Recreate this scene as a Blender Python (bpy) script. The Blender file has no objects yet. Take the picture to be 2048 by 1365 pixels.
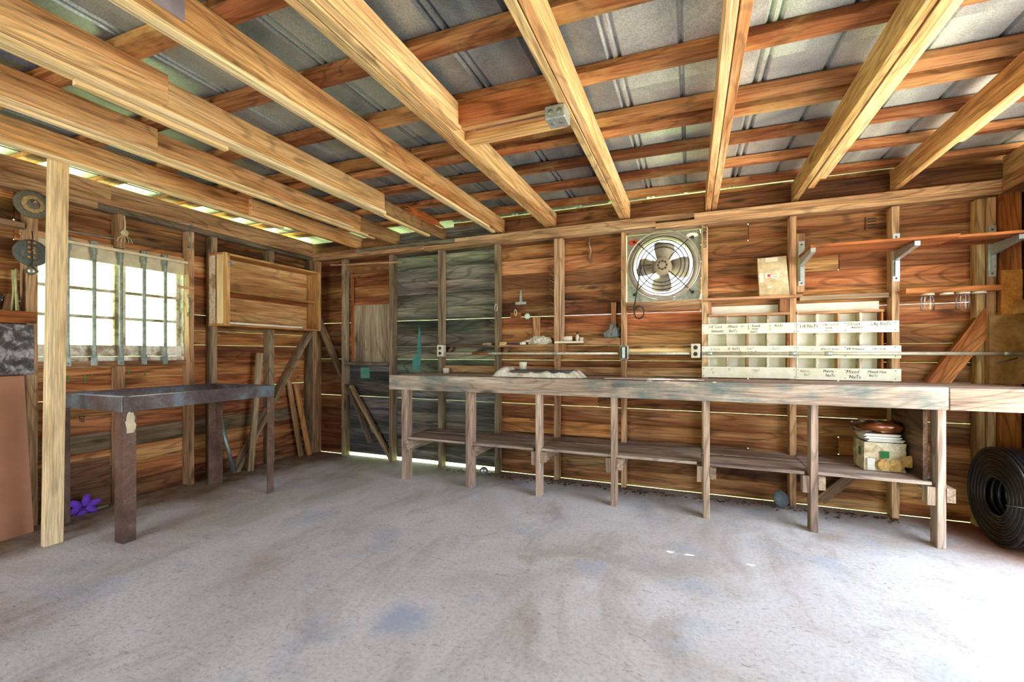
import bpy, bmesh, math, random
from mathutils import Vector, Matrix, Euler, noise

# ---------------------------------------------------------------- camera
F, CX, HY, H = 880.0, 1024.0, 707.0, 1.16
TH = math.atan(F / 2164.0)
SN, CS = math.sin(TH), math.cos(TH)
CAM = (4.1759, -3.9676, H)
scene = bpy.context.scene
cam_d = bpy.data.cameras.new('camera')
cam = bpy.data.objects.new('camera', cam_d)
scene.collection.objects.link(cam)
cam.location = CAM
cam.rotation_euler = (math.pi / 2, 0, TH)
cam_d.sensor_width = 36.0
cam_d.lens = 36.0 * F / 2048.0
cam_d.shift_y = (HY - 682.5) / 2048.0
cam_d.clip_start = 0.02
cam_d.clip_end = 300
scene.camera = cam

# ---------------------------------------------------------------- light
world = bpy.data.worlds.new('sky')
scene.world = world
world.use_nodes = True
wn = world.node_tree.nodes['Background']
wn.inputs[0].default_value = (0.80, 0.90, 1.0, 1)
wn.inputs[1].default_value = 1.5
sun_d = bpy.data.lights.new('sun', 'SUN')
sun_d.energy = 11.0
sun_d.angle = math.radians(0.6)
sun_d.color = (1.0, 0.95, 0.86)
sun = bpy.data.objects.new('sun', sun_d)
scene.collection.objects.link(sun)
sun.rotation_euler = Vector((0.16, -0.62, -1.0)).to_track_quat('-Z', 'Y').to_euler()
vs = scene.view_settings
vs.view_transform = 'Standard'
vs.look = 'None'
vs.gamma = 1.0
vs.use_curve_mapping = False
vs.exposure = 2.45
scene.cycles.max_bounces = 10
scene.cycles.diffuse_bounces = 7
scene.cycles.use_denoising = True

R = random.Random(7)
COL = scene.collection


# ---------------------------------------------------------------- photo geometry
def ray(px, py):
    u = (px - CX) / F
    return (-SN + CS * u, CS + SN * u, (HY - py) / F)


def onZ(px, py, z=0.0):
    d = ray(px, py)
    t = (z - H) / d[2]
    return Vector((CAM[0] + t * d[0], CAM[1] + t * d[1], z))


def onY(px, py, y=0.0):
    d = ray(px, py)
    t = (y - CAM[1]) / d[1]
    return Vector((CAM[0] + t * d[0], y, H + t * d[2]))


def onX(px, py, x=0.0):
    d = ray(px, py)
    t = (x - CAM[0]) / d[0]
    return Vector((x, CAM[1] + t * d[1], H + t * d[2]))


# ---------------------------------------------------------------- materials
def lin(c):
    return tuple(((v / 255.0) / 12.92 if v / 255.0 <= 0.04045 else ((v / 255.0 + 0.055) / 1.055) ** 2.4) for v in c) + (1.0,)


class NT:
    def __init__(self, name):
        self.m = bpy.data.materials.new(name)
        self.m.use_nodes = True
        self.t = self.m.node_tree
        self.b = self.t.nodes['Principled BSDF']

    def n(self, kind, **kw):
        nd = self.t.nodes.new(kind)
        for k, v in kw.items():
            if k in ('operation', 'blend_type', 'data_type', 'noise_dimensions', 'feature', 'wave_type', 'interpolation', 'bands_direction'):
                setattr(nd, k, v)
            else:
                nd.inputs[k].default_value = v
        return nd

    def l(self, a, b):
        self.t.links.new(a, b)

    def coord(self, scale, rnd=True, kind='Object'):
        tc = self.n('ShaderNodeTexCoord')
        mp = self.n('ShaderNodeMapping')
        mp.inputs['Scale'].default_value = scale
        src = tc.outputs[kind]
        if rnd:
            oi = self.n('ShaderNodeObjectInfo')
            mu = self.n('ShaderNodeMath', operation='MULTIPLY')
            mu.inputs[1].default_value = 37.0
            self.l(oi.outputs['Random'], mu.inputs[0])
            ad = self.n('ShaderNodeVectorMath', operation='ADD')
            self.l(src, ad.inputs[0])
            self.l(mu.outputs[0], ad.inputs[1])
            src = ad.outputs[0]
        self.l(src, mp.inputs['Vector'])
        return mp.outputs[0]

    def noise(self, vec, scale=1.0, detail=4.0, rough=0.55, dist=0.0):
        nd = self.n('ShaderNodeTexNoise')
        nd.inputs['Scale'].default_value = scale
        nd.inputs['Detail'].default_value = detail
        nd.inputs['Roughness'].default_value = rough
        nd.inputs['Distortion'].default_value = dist
        self.l(vec, nd.inputs['Vector'])
        return nd.outputs[0]

    def ramp(self, fac, stops):
        r = self.n('ShaderNodeValToRGB')
        e = r.color_ramp.elements
        e[0].position, e[0].color = stops[0]
        e[1].position, e[1].color = stops[-1]
        for p, c in stops[1:-1]:
            x = e.new(p)
            x.color = c
        self.l(fac, r.inputs[0])
        return r.outputs[0]

    def mix(self, a, b, fac, mode='MIX'):
        m = self.n('ShaderNodeMix', data_type='RGBA', blend_type=mode)
        m.clamp_factor = True
        for sock, v in ((m.inputs[0], fac), (m.inputs[6], a), (m.inputs[7], b)):
            if hasattr(v, 'links') or hasattr(v, 'is_linked'):
                self.l(v, sock)
            else:
                sock.default_value = v
        return m.outputs[2]

    def math(self, op, a, b=None, c=None):
        m = self.n('ShaderNodeMath', operation=op)
        for i, v in enumerate((a, b, c)):
            if v is None:
                continue
            if hasattr(v, 'is_linked'):
                self.l(v, m.inputs[i])
            else:
                m.inputs[i].default_value = v
        return m.outputs[0]

    def bump(self, h, strength=0.3, dist=0.01):
        b = self.n('ShaderNodeBump')
        b.inputs['Strength'].default_value = strength
        b.inputs['Distance'].default_value = dist
        self.l(h, b.inputs['Height'])
        self.l(b.outputs[0], self.b.inputs['Normal'])


BW = lambda v: (v, v, v, 1)


def wood(name, dark, mid, light, streak=0.6, rings=0.5, rough=0.75, var=0.35, stain_or_cast=None, stain_or_cast_amt=0.45):
    """dark/mid/light are sRGB triplets; local X runs along the plank; Object colour tints."""
    k = NT(name)
    big = k.noise(k.coord((0.8, 7, 7)), 1.0, 3.0, 0.5, 0.5)
    base = k.ramp(big, [(0.30, lin(dark)), (0.48, lin(mid)), (0.68, lin(light))])
    # contour grain of an elongated field gives the cathedral figure
    fld = k.noise(k.coord((0.55, 4.0, 4.0)), 1.0, 2.0, 0.45, 0.2)
    sn = k.math('SINE', k.math('MULTIPLY', fld, 110.0))
    ring = k.ramp(sn, [(0.0, BW(1.0)), (0.55, BW(1.0)), (1.0, BW(1.0 - 0.8 * rings))])
    col = k.mix(base, ring, 0.9, 'MULTIPLY')
    fine = k.noise(k.coord((3.5, 85, 85)), 1.0, 4.0, 0.65)
    col = k.mix(col, k.ramp(fine, [(0.32, BW(0.45)), (0.58, BW(1.15))]), 0.85, 'MULTIPLY')
    st = k.noise(k.coord((1.1, 34, 34)), 1.0, 5.0, 0.7, 0.5)
    col = k.mix(col, lin(tuple(int(v * 0.38) for v in dark)), k.ramp(st, [(0.55, BW(0)), (0.72, BW(streak))]))
    # knots
    vo = k.n('ShaderNodeTexVoronoi', Scale=1.0, Randomness=1.0)
    k.l(k.coord((1.7, 6.0, 6.0)), vo.inputs['Vector'])
    kn = k.ramp(vo.outputs['Distance'], [(0.05, BW(1)), (0.16, BW(0))])
    col = k.mix(col, lin(tuple(int(v * 0.45) for v in dark)), k.math('MULTIPLY', kn, 0.75))
    if stain_or_cast:
        sg = k.noise(k.coord((1.6, 3.0, 3.0)), 1.0, 5.0, 0.7)
        col = k.mix(col, lin(stain_or_cast), k.ramp(sg, [(0.50, BW(0)), (0.66, BW(stain_or_cast_amt))]))
    oi = k.n('ShaderNodeObjectInfo')
    col = k.mix(col, oi.outputs['Color'], 1.0, 'MULTIPLY')
    rv = k.ramp(oi.outputs['Random'], [(0.0, BW(1 - var)), (1.0, BW(1 + var * 0.4))])
    col = k.mix(col, rv, 1.0, 'MULTIPLY')
    k.l(col, k.b.inputs['Base Color'])
    k.b.inputs['Roughness'].default_value = rough
    k.b.inputs['Specular IOR Level'].default_value = 0.25
    k.bump(k.math('ADD', fine, k.math('MULTIPLY', sn, 0.25)), 0.45, 0.004)
    return k.m


def plain(name, c, rough=0.6, metal=0.0, spec=0.4, speck=0.12, scale=40.0, bump=0.1):
    k = NT(name)
    nz = k.noise(k.coord((1, 1, 1)), scale, 4.0, 0.6)
    lc = lin(c)
    lo = tuple(v * (1 - speck * 2.2) for v in lc[:3]) + (1,)
    hi = tuple(min(1, v * (1 + speck)) for v in lc[:3]) + (1,)
    col = k.ramp(nz, [(0.32, lo), (0.65, hi)])
    oi = k.n('ShaderNodeObjectInfo')
    col = k.mix(col, oi.outputs['Color'], 1.0, 'MULTIPLY')
    k.l(col, k.b.inputs['Base Color'])
    k.b.inputs['Roughness'].default_value = rough
    k.b.inputs['Metallic'].default_value = metal
    k.b.inputs['Specular IOR Level'].default_value = spec
    if bump:
        k.bump(nz, bump, 0.004)
    return k.m


def patchy(name, c1, c2, c3, scale=3.0, rough=0.7, metal=0.0, sharp=0.12, bump=0.2, fscale=60.0, fine=0.8):
    k = NT(name)
    v = k.coord((1, 1, 1))
    a = k.noise(v, scale, 6.0, 0.65, 0.4)
    col = k.ramp(a, [(0.5 - sharp, lin(c1)), (0.5, lin(c2)), (0.5 + sharp, lin(c3))])
    b = k.noise(v, fscale, 3.0, 0.6)
    col = k.mix(col, k.ramp(b, [(0.3, BW(0.65)), (0.65, BW(1.1))]), fine, 'MULTIPLY')
    oi = k.n('ShaderNodeObjectInfo')
    col = k.mix(col, oi.outputs['Color'], 1.0, 'MULTIPLY')
    k.l(col, k.b.inputs['Base Color'])
    k.b.inputs['Roughness'].default_value = rough
    k.b.inputs['Metallic'].default_value = metal
    k.bump(b, bump, 0.005)
    return k.m


def concrete(name):
    k = NT(name)
    v = k.coord((1, 1, 1), rnd=False, kind='Object')
    a = k.noise(v, 0.9, 6.0, 0.62, 0.8)
    col = k.ramp(a, [(0.30, lin((178, 170, 164))), (0.46, lin((208, 206, 210))), (0.66, lin((226, 228, 236)))])
    st = k.noise(k.coord((1.6, 0.7, 1), rnd=False), 1.7, 5.0, 0.7, 0.6)
    col = k.mix(col, lin((150, 136, 124)), k.ramp(st, [(0.52, BW(0)), (0.72, BW(0.55))]))
    bl = k.noise(v, 2.3, 4.0, 0.6, 0.3)
    col = k.mix(col, lin((176, 190, 214)), k.ramp(bl, [(0.56, BW(0)), (0.68, BW(0.5))]))
    fine = k.noise(v, 55.0, 5.0, 0.7)
    col = k.mix(col, k.ramp(fine, [(0.30, BW(0.70)), (0.52, BW(1.0)), (0.7, BW(1.06))]), 0.85, 'MULTIPLY')
    sp = k.noise(k.coord((1.0, 2.2, 1), rnd=False), 16.0, 4.0, 0.75, 1.5)
    col = k.mix(col, lin((118, 104, 94)), k.ramp(sp, [(0.58, BW(0)), (0.70, BW(0.6))]))
    # bare-dirt band along the foot of the left wall and rusty dirt in the far right corner
    se = k.n('ShaderNodeSeparateXYZ')
    tc = k.n('ShaderNodeTexCoord')
    k.l(tc.outputs['Object'], se.inputs[0])
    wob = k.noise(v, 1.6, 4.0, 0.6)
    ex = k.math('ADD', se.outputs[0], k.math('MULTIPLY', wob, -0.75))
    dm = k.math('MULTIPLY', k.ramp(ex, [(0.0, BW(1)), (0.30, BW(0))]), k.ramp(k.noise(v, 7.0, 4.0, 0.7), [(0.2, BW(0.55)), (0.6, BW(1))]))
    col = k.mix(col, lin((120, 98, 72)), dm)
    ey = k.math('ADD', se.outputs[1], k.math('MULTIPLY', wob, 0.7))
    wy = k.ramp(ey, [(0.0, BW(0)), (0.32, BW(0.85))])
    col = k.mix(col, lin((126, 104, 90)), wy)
    cr = k.math('ADD', k.math('MULTIPLY', se.outputs[0], 1.0), k.math('MULTIPLY', wob, 0.6))
    cr = k.math('MULTIPLY', k.ramp(k.math('SUBTRACT', cr, 5.4), [(0.42, BW(0)), (0.72, BW(1))]), k.ramp(k.math('ADD', se.outputs[1], 1.0), [(0.0, BW(0)), (0.45, BW(0.9))]))
    col = k.mix(col, lin((142, 88, 54)), cr)
    # a worn blue paint patch near the middle of the slab
    vd = k.n('ShaderNodeVectorMath', operation='DISTANCE')
    k.l(tc.outputs['Object'], vd.inputs[0])
    p = onZ(805, 1238)
    vd.inputs[1].default_value = (p.x, p.y, 0)
    pm = k.math('SUBTRACT', k.math('ADD', vd.outputs['Value'], k.math('MULTIPLY', k.noise(v, 14.0, 5.0, 0.7), 0.26)), 0.12)
    col = k.mix(col, lin((150, 172, 214)), k.ramp(pm, [(0.06, BW(0.6)), (0.17, BW(0))]))
    k.l(col, k.b.inputs['Base Color'])
    k.b.inputs['Roughness'].default_value = 0.72
    k.b.inputs['Specular IOR Level'].default_value = 0.3
    k.bump(k.math('ADD', fine, k.math('MULTIPLY', sp, 0.8)), 0.5, 0.006)
    return k.m


def galv(name, base, light):
    k = NT(name)
    v = k.coord((1, 1, 1), rnd=True)
    a = k.noise(v, 2.2, 4.0, 0.6, 0.5)
    col = k.ramp(a, [(0.35, lin(base)), (0.65, lin(light))])
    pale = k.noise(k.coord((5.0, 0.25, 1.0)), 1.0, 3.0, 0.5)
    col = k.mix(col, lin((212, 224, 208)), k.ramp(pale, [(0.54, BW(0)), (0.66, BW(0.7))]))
    f = k.noise(v, 140.0, 2.0, 0.5)
    col = k.mix(col, k.ramp(f, [(0.35, BW(0.72)), (0.62, BW(1.12))]), 0.8, 'MULTIPLY')
    oi = k.n('ShaderNodeObjectInfo')
    col = k.mix(col, oi.outputs['Color'], 1.0, 'MULTIPLY')
    k.l(col, k.b.inputs['Base Color'])
    k.b.inputs['Metallic'].default_value = 0.35
    k.b.inputs['Roughness'].default_value = 0.36
    k.bump(f, 0.08, 0.003)
    return k.m


def glass(name, tint=(1, 1, 1, 1), rough=0.0, alpha=None):
    k = NT(name)
    g = k.n('ShaderNodeBsdfGlossy', Roughness=0.05)
    t = k.n('ShaderNodeBsdfTransparent')
    t.inputs['Color'].default_value = tint
    mx = k.n('ShaderNodeMixShader')
    lw = k.n('ShaderNodeLayerWeight', Blend=0.25)
    k.l(k.math('MULTIPLY_ADD', lw.outputs['Fresnel'], 0.8, 0.04), mx.inputs[0])
    k.l(t.outputs[0], mx.inputs[1])
    k.l(g.outputs[0], mx.inputs[2])
    out = k.t.nodes['Material Output']
    k.l(mx.outputs[0], out.inputs['Surface'])
    return k.m


M = {}
M['wall'] = wood('old_board_wood', (92, 54, 34), (164, 108, 66), (214, 166, 116), streak=0.9, rings=0.55, var=0.5)
M['grey'] = wood('light_tinted_weathered_wood', (58, 54, 48), (118, 110, 98), (178, 168, 148), streak=0.9, rings=0.6, var=0.4, stain_or_cast=(58, 92, 92), stain_or_cast_amt=0.4)  # weathered grey; the teal is a cast of the light put into the colour
M['stud'] = wood('stud_wood', (140, 106, 80), (192, 156, 122), (224, 196, 164), streak=0.5, rings=0.5, var=0.2)
M['greystud'] = wood('grey_stud_wood', (108, 92, 76), (152, 134, 112), (186, 168, 146), streak=0.6, rings=0.5, var=0.22)
M['rafter'] = wood('rafter_wood', (192, 140, 92), (232, 192, 142), (248, 224, 180), streak=0.3, rings=0.4, var=0.16)
M['pine'] = wood('new_pine', (216, 180, 130), (234, 206, 160), (244, 222, 180), streak=0.05, rings=0.06, var=0.05)
M['purlin'] = wood('purlin_wood', (112, 66, 38), (166, 106, 64), (204, 152, 100), streak=0.6, rings=0.5, var=0.3, stain_or_cast=(220, 184, 120), stain_or_cast_amt=0.6)
M['bench'] = wood('bench_wood', (128, 112, 104), (178, 160, 148), (210, 196, 184), streak=0.55, rings=0.5, var=0.15)
M['benchpaint'] = wood('paint_smeared_wood', (120, 100, 90), (170, 150, 136), (204, 190, 176), streak=0.5, rings=0.4, var=0.1, stain_or_cast=(84, 112, 118), stain_or_cast_amt=0.8)
M['ply'] = wood('plywood', (158, 108, 64), (206, 158, 104), (228, 188, 136), streak=0.35, rings=0.4, var=0.1)
M['darkply'] = wood('dark_plywood', (64, 44, 34), (100, 74, 56), (132, 104, 80), streak=0.5, rings=0.6, var=0.1)
M['greyply'] = wood('grey_plywood', (112, 98, 80), (158, 140, 116), (186, 170, 144), streak=0.5, rings=0.4, var=0.05)
M['brace'] = wood('brace_wood', (112, 66, 36), (170, 112, 66), (206, 152, 100), streak=0.5, rings=0.55, var=0.2)
M['concrete'] = concrete('concrete_slab')
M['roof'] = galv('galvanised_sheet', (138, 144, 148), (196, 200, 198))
M['galv'] = plain('galvanised_steel', (186, 194, 192), 0.38, 0.6, 0.5, 0.1, 60)
M['conduit'] = plain('painted_conduit', (206, 204, 186), 0.45, 0.25, 0.5, 0.1, 20)
M['steel'] = patchy('rusty_blue_steel', (84, 72, 72), (114, 102, 104), (132, 152, 168), 4.0, 0.38, 0.45, 0.16, 0.15, 90)
M['rust'] = patchy('brown_rusted_steel', (88, 66, 58), (112, 84, 72), (130, 104, 92), 6.0, 0.6, 0.3, 0.14, 0.2, 90)
M['bar'] = plain('window_bar_steel', (150, 160, 154), 0.4, 0.5, 0.5, 0.2, 25)
M['white'] = patchy('white_paint', (226, 220, 200), (240, 238, 226), (248, 248, 242), 5.0, 0.55, 0.0, 0.2, 0.05, 30, 0.15)
M['whitewood'] = patchy('peeling_white_paint', (168, 146, 122), (222, 214, 200), (240, 236, 226), 7.0, 0.65, 0.0, 0.08, 0.2, 50)
M['cream'] = plain('cream_board', (214, 202, 172), 0.6, 0, 0.3, 0.08, 12)
M['nail'] = plain('nail_steel', (176, 150, 130), 0.45, 0.5, 0.5, 0.2, 60, 0)
M['ink'] = plain('pencil_ink', (52, 50, 52), 0.8, 0, 0.1, 0.05, 10, 0)
M['fadeink'] = plain('faded_pencil', (150, 148, 146), 0.8, 0, 0.1, 0.05, 10, 0)
M['black'] = plain('black_plastic', (22, 22, 26), 0.32, 0, 0.5, 0.2, 30, 0.05)
M['rubber'] = plain('dark_rubber', (54, 54, 54), 0.7, 0, 0.3, 0.15, 40)
M['abrasive'] = plain('abrasive_disc', (112, 106, 92), 0.85, 0, 0.2, 0.25, 160, 0.4)
M['discgrey'] = plain('grey_abrasive', (96, 100, 98), 0.8, 0, 0.2, 0.2, 120, 0.3)
M['tan'] = plain('tan_disc_face', (176, 146, 98), 0.8, 0, 0.2, 0.2, 60)
M['card'] = patchy('aged_cardboard', (186, 162, 124), (212, 192, 154), (226, 210, 178), 3.0, 0.85, 0, 0.18, 0.1, 25)
M['paper'] = plain('white_paper', (240, 238, 232), 0.8, 0, 0.2, 0.05, 20, 0)
M['cloth'] = patchy('soiled_white_cloth', (196, 190, 176), (228, 224, 212), (240, 238, 230), 9.0, 0.9, 0, 0.12, 0.2, 70)
M['slate'] = plain('dark_slate', (86, 90, 94), 0.6, 0, 0.3, 0.12, 30)
M['pinksheet'] = plain('pinkish_sheet', (222, 196, 186), 0.6, 0, 0.3, 0.06, 12)
M['hardboard'] = plain('tan_hardboard', (188, 136, 106), 0.55, 0, 0.35, 0.06, 6, 0.03)
M['purple'] = plain('purple_petals', (112, 62, 196), 0.7, 0, 0.3, 0.15, 30)
M['red'] = plain('red_tag_paint', (214, 84, 56), 0.6, 0, 0.3, 0.1, 20)
M['label_red'] = plain('red_print', (206, 72, 92), 0.7, 0, 0.2, 0.1, 20, 0)
M['fanplate'] = patchy('fan_plate_metal', (126, 134, 124), (156, 162, 152), (176, 180, 170), 3.0, 0.42, 0.5, 0.2, 0.05, 50)
M['fanblade'] = plain('dusty_fan_grey', (160, 150, 138), 0.7, 0.1, 0.3, 0.1, 20)
M['wire'] = plain('guard_wire', (62, 58, 54), 0.4, 0.5, 0.5, 0.1, 30, 0)
M['chrome'] = plain('chrome_wire', (190, 190, 184), 0.3, 0.7, 0.5, 0.1, 30, 0)
M['outlet'] = plain('outlet_ivory', (222, 216, 200), 0.45, 0.1, 0.4, 0.08, 20)
M['socket'] = plain('socket_face', (56, 50, 46), 0.5, 0, 0.4, 0.1, 20, 0)
M['mesh_lath'] = patchy('rust_mesh_sheet', (176, 112, 44), (200, 138, 62), (214, 160, 86), 30.0, 0.7, 0.1, 0.2, 0.5, 140)
M['olive'] = patchy('oily_plywood', (112, 78, 36), (146, 108, 58), (176, 144, 92), 2.4, 0.6, 0, 0.14, 0.1, 40)
M['tile'] = plain('white_tile', (232, 230, 226), 0.25, 0, 0.5, 0.03, 10, 0)
M['bag_fill'] = plain('orange_contents', (188, 110, 54), 0.6, 0, 0.3, 0.15, 15)
M['box'] = patchy('torn_carton', (150, 122, 82), (204, 192, 162), (226, 220, 202), 6.0, 0.85, 0, 0.12, 0.2, 40)
M['green'] = plain('green_print', (44, 104, 58), 0.7, 0, 0.2, 0.1, 20, 0)
M['teal'] = plain('teal_paint', (112, 168, 160), 0.6, 0, 0.3, 0.1, 12)
M['glass'] = glass('clear_glass')
M['film'] = glass('plastic_film', (0.92, 0.86, 0.8, 1))
M['leaf'] = plain('leaf_green', (120, 158, 84), 0.6, 0, 0.3, 0.25, 3, 0)
M['bark'] = patchy('tar_crackled_sheet', (58, 54, 56), (96, 90, 92), (176, 172, 180), 16.0, 0.55, 0, 0.1, 0.8, 60)
M['grass'] = patchy('grass_ground', (118, 150, 80), (150, 176, 104), (178, 190, 130), 3.0, 0.9, 0, 0.2, 0.3, 30)
M['gravel'] = patchy('pale_driveway', (184, 176, 160), (204, 196, 182), (216, 210, 198), 3.0, 0.9, 0, 0.2, 0.3, 50)
M['purplesteel'] = plain('grey_violet_plate', (166, 156, 168), 0.4, 0.4, 0.5, 0.1, 14)


# ---------------------------------------------------------------- builders
def link(o, parent=None):
    COL.objects.link(o)
    if parent is not None:
        o.parent = parent
        o.matrix_parent_inverse = parent.matrix_basis.inverted()
    return o


def tag(o, label=None, cat=None, group=None, kind=None):
    if label:
        o['label'] = label
    if cat:
        o['category'] = cat
    if group:
        o['group'] = group
    if kind:
        o['kind'] = kind
    return o


def empty(name, loc, label=None, cat=None, group=None, kind=None):
    o = bpy.data.objects.new(name, None)
    o.location = loc
    o.empty_display_size = 0.1
    COL.objects.link(o)
    return tag(o, label, cat, group, kind)


def mesh_obj(name, bm, mat, parent=None, smooth=False, tint=None):
    me = bpy.data.meshes.new(name)
    bm.to_mesh(me)
    bm.free()
    if smooth:
        for p in me.polygons:
            p.use_smooth = True
    me.materials.append(M[mat] if isinstance(mat, str) else mat)
    o = bpy.data.objects.new(name, me)
    if tint:
        o.color = tuple(tint) + (1,)
    return link(o, parent)


BOXF = [(0, 3, 2, 1), (4, 5, 6, 7), (0, 1, 5, 4), (1, 2, 6, 5), (2, 3, 7, 6), (3, 0, 4, 7)]


def beam(name, a, b, w, t, mat, parent=None, up=(0, 0, 1), tint=None, jit=0.0, bevel=0.0, taper=None):
    """box from a to b: local X = length, local Z ~ up (size w), local Y (size t)."""
    a, b = Vector(a), Vector(b)
    d = (b - a)
    L = d.length
    x = d.normalized()
    upv = Vector(up)
    y = upv.cross(x)
    if y.length < 1e-4:
        y = Vector((0, 1, 0)).cross(x)
    y.normalize()
    z = x.cross(y)
    bm = bmesh.new()
    vs_ = []
    for sz in (-1, 1):
        for sx, sy in ((-1, -1), (1, -1), (1, 1), (-1, 1)):
            k = 1.0
            if taper and sx > 0:
                k = taper
            vs_.append(bm.verts.new((sx * L / 2 + R.uniform(-jit, jit), sy * t / 2 * k + R.uniform(-jit, jit) * 0.5, sz * w / 2 * k + R.uniform(-jit, jit) * 0.5)))
    for f in BOXF:
        bm.faces.new([vs_[i] for i in f])
    if bevel:
        bmesh.ops.bevel(bm, geom=bm.edges[:], offset=bevel, segments=1, affect='EDGES')
    bmesh.ops.recalc_face_normals(bm, faces=bm.faces)
    o = mesh_obj(name, bm, mat, None, tint=tint)
    COL.objects.unlink(o)
    mt = Matrix((x, y, z)).transposed().to_4x4()
    mt.translation = (a + b) / 2
    o.matrix_basis = mt
    return link(o, parent)


def bx(name, x0, x1, y0, y1, z0, z1, mat, parent=None, tint=None, jit=0.0, bevel=0.0):
    dx, dy, dz = x1 - x0, y1 - y0, z1 - z0
    cx, cy, cz = (x0 + x1) / 2, (y0 + y1) / 2, (z0 + z1) / 2
    if dx >= dy and dx >= dz:
        return beam(name, (x0, cy, cz), (x1, cy, cz), dz, dy, mat, parent, (0, 0, 1), tint, jit, bevel)
    if dy >= dx and dy >= dz:
        return beam(name, (cx, y0, cz), (cx, y1, cz), dz, dx, mat, parent, (0, 0, 1), tint, jit, bevel)
    return beam(name, (cx, cy, z0), (cx, cy, z1), dx, dy, mat, parent, (1, 0, 0), tint, jit, bevel)


def bm_box(bm, x0, x1, y0, y1, z0, z1, mt=None):
    v = []
    for z in (z0, z1):
        for x, y in ((x0, y0), (x1, y0), (x1, y1), (x0, y1)):
            p = Vector((x, y, z))
            v.append(bm.verts.new(mt @ p if mt else p))
    for f in BOXF:
        bm.faces.new([v[i] for i in f])


def bm_tube(bm, pts, r, n=8, caps=True, closed=False):
    pts = [Vector(p) for p in pts]
    rs = r if isinstance(r, (list, tuple)) else [r] * len(pts)
    rings = []
    N = len(pts)
    prev = None
    for i, p in enumerate(pts):
        a = pts[(i - 1) % N] if (closed or i > 0) else pts[i]
        b = pts[(i + 1) % N] if (closed or i < N - 1) else pts[i]
        d = (b - a).normalized()
        ref = prev if prev is not None else (Vector((0, 0, 1)) if abs(d.z) < 0.9 else Vector((1, 0, 0)))
        s = d.cross(ref)
        if s.length < 1e-5:
            s = d.orthogonal()
        s.normalize()
        u = s.cross(d).normalized()
        prev = u
        rings.append([bm.verts.new(p + (s * math.cos(2 * math.pi * j / n) + u * math.sin(2 * math.pi * j / n)) * rs[i]) for j in range(n)])
    for i in range(N if closed else N - 1):
        A, B = rings[i], rings[(i + 1) % N]
        for j in range(n):
            bm.faces.new((A[j], A[(j + 1) % n], B[(j + 1) % n], B[j]))
    if caps and not closed:
        bm.faces.new(rings[0][::-1])
        bm.faces.new(rings[-1])


def tube(name, pts, r, mat, parent=None, n=8, closed=False, tint=None):
    bm = bmesh.new()
    bm_tube(bm, pts, r, n, True, closed)
    bmesh.ops.recalc_face_normals(bm, faces=bm.faces)
    return mesh_obj(name, bm, mat, parent, smooth=True, tint=tint)


def lathe(name, prof, mat, loc, axis='Z', parent=None, n=24, tint=None, smooth=True, caps=True):
    """prof: list of (radius, height) turned about local Z, then Z aimed at axis."""
    bm = bmesh.new()
    rings = []
    for r_, h in prof:
        rings.append([bm.verts.new((max(r_, 1e-4) * math.cos(2 * math.pi * j / n), max(r_, 1e-4) * math.sin(2 * math.pi * j / n), h)) for j in range(n)])
    for A, B in zip(rings, rings[1:]):
        for j in range(n):
            bm.faces.new((A[j], A[(j + 1) % n], B[(j + 1) % n], B[j]))
    if caps and prof[0][0] > 1e-3:
        bm.faces.new(rings[0][::-1])
    if caps and prof[-1][0] > 1e-3:
        bm.faces.new(rings[-1])
    bmesh.ops.recalc_face_normals(bm, faces=bm.faces)
    ax = {'X': Vector((1, 0, 0)), 'Y': Vector((0, 1, 0)), 'Z': Vector((0, 0, 1)), '-Y': Vector((0, -1, 0))}.get(axis, None) if isinstance(axis, str) else Vector(axis)
    o = mesh_obj(name, bm, mat, None, smooth=smooth, tint=tint)
    COL.objects.unlink(o)
    mt = ax.to_track_quat('Z', 'Y').to_matrix().to_4x4()
    mt.translation = Vector(loc)
    o.matrix_basis = mt
    return link(o, parent)


def crumple(name, size, mat, loc, parent=None, seed=0, amp=0.35, freq=3.0, sub=3, smooth=False, rotz=0.0):
    bm = bmesh.new()
    bmesh.ops.create_icosphere(bm, subdivisions=sub, radius=1.0)
    for v in bm.verts:
        n = noise.noise(v.co * freq + Vector((seed * 7.1, seed * 3.3, 1.7)))
        q = v.co * (1 + amp * n)
        q = Vector((q.x * size[0] / 2, q.y * size[1] / 2, q.z * size[2] / 2))
        if q.z < -size[2] * 0.36:
            q.z = -size[2] * 0.36
        v.co = q
    zmin = min(v.co.z for v in bm.verts)
    for v in bm.verts:
        v.co.z -= zmin
    o = mesh_obj(name, bm, mat, None, smooth=smooth)
    COL.objects.unlink(o)
    o.matrix_basis = Matrix.Translation(Vector(loc)) @ Matrix.Rotation(rotz, 4, 'Z')
    return link(o, parent)


def text(body, loc, size, mat, parent=None, name='lettering', rot=(math.pi / 2, 0, 0), shear=0.15, align='LEFT', sx=1.0):
    cu = bpy.data.curves.new(name, 'FONT')
    cu.body = body
    cu.size = size
    cu.shear = shear
    cu.align_x = align
    cu.extrude = 0.0003
    cu.space_character = 1.05
    cu.resolution_u = 3
    tmp = bpy.data.objects.new('tmp', cu)
    me = bpy.data.meshes.new_from_object(tmp)
    me.materials.clear()
    me.materials.append(M[mat])
    bpy.data.objects.remove(tmp)
    bpy.data.curves.remove(cu)
    o = bpy.data.objects.new(name, me)
    o.location = loc
    o.rotation_euler = rot
    o.scale = (sx, 1, 1)
    return link(o, parent)


def jt(c, a=0.12):
    k = 1 + R.uniform(-a, a)
    return tuple(max(0, v * k * (1 + R.uniform(-a, a) * 0.35)) for v in c)


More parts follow.
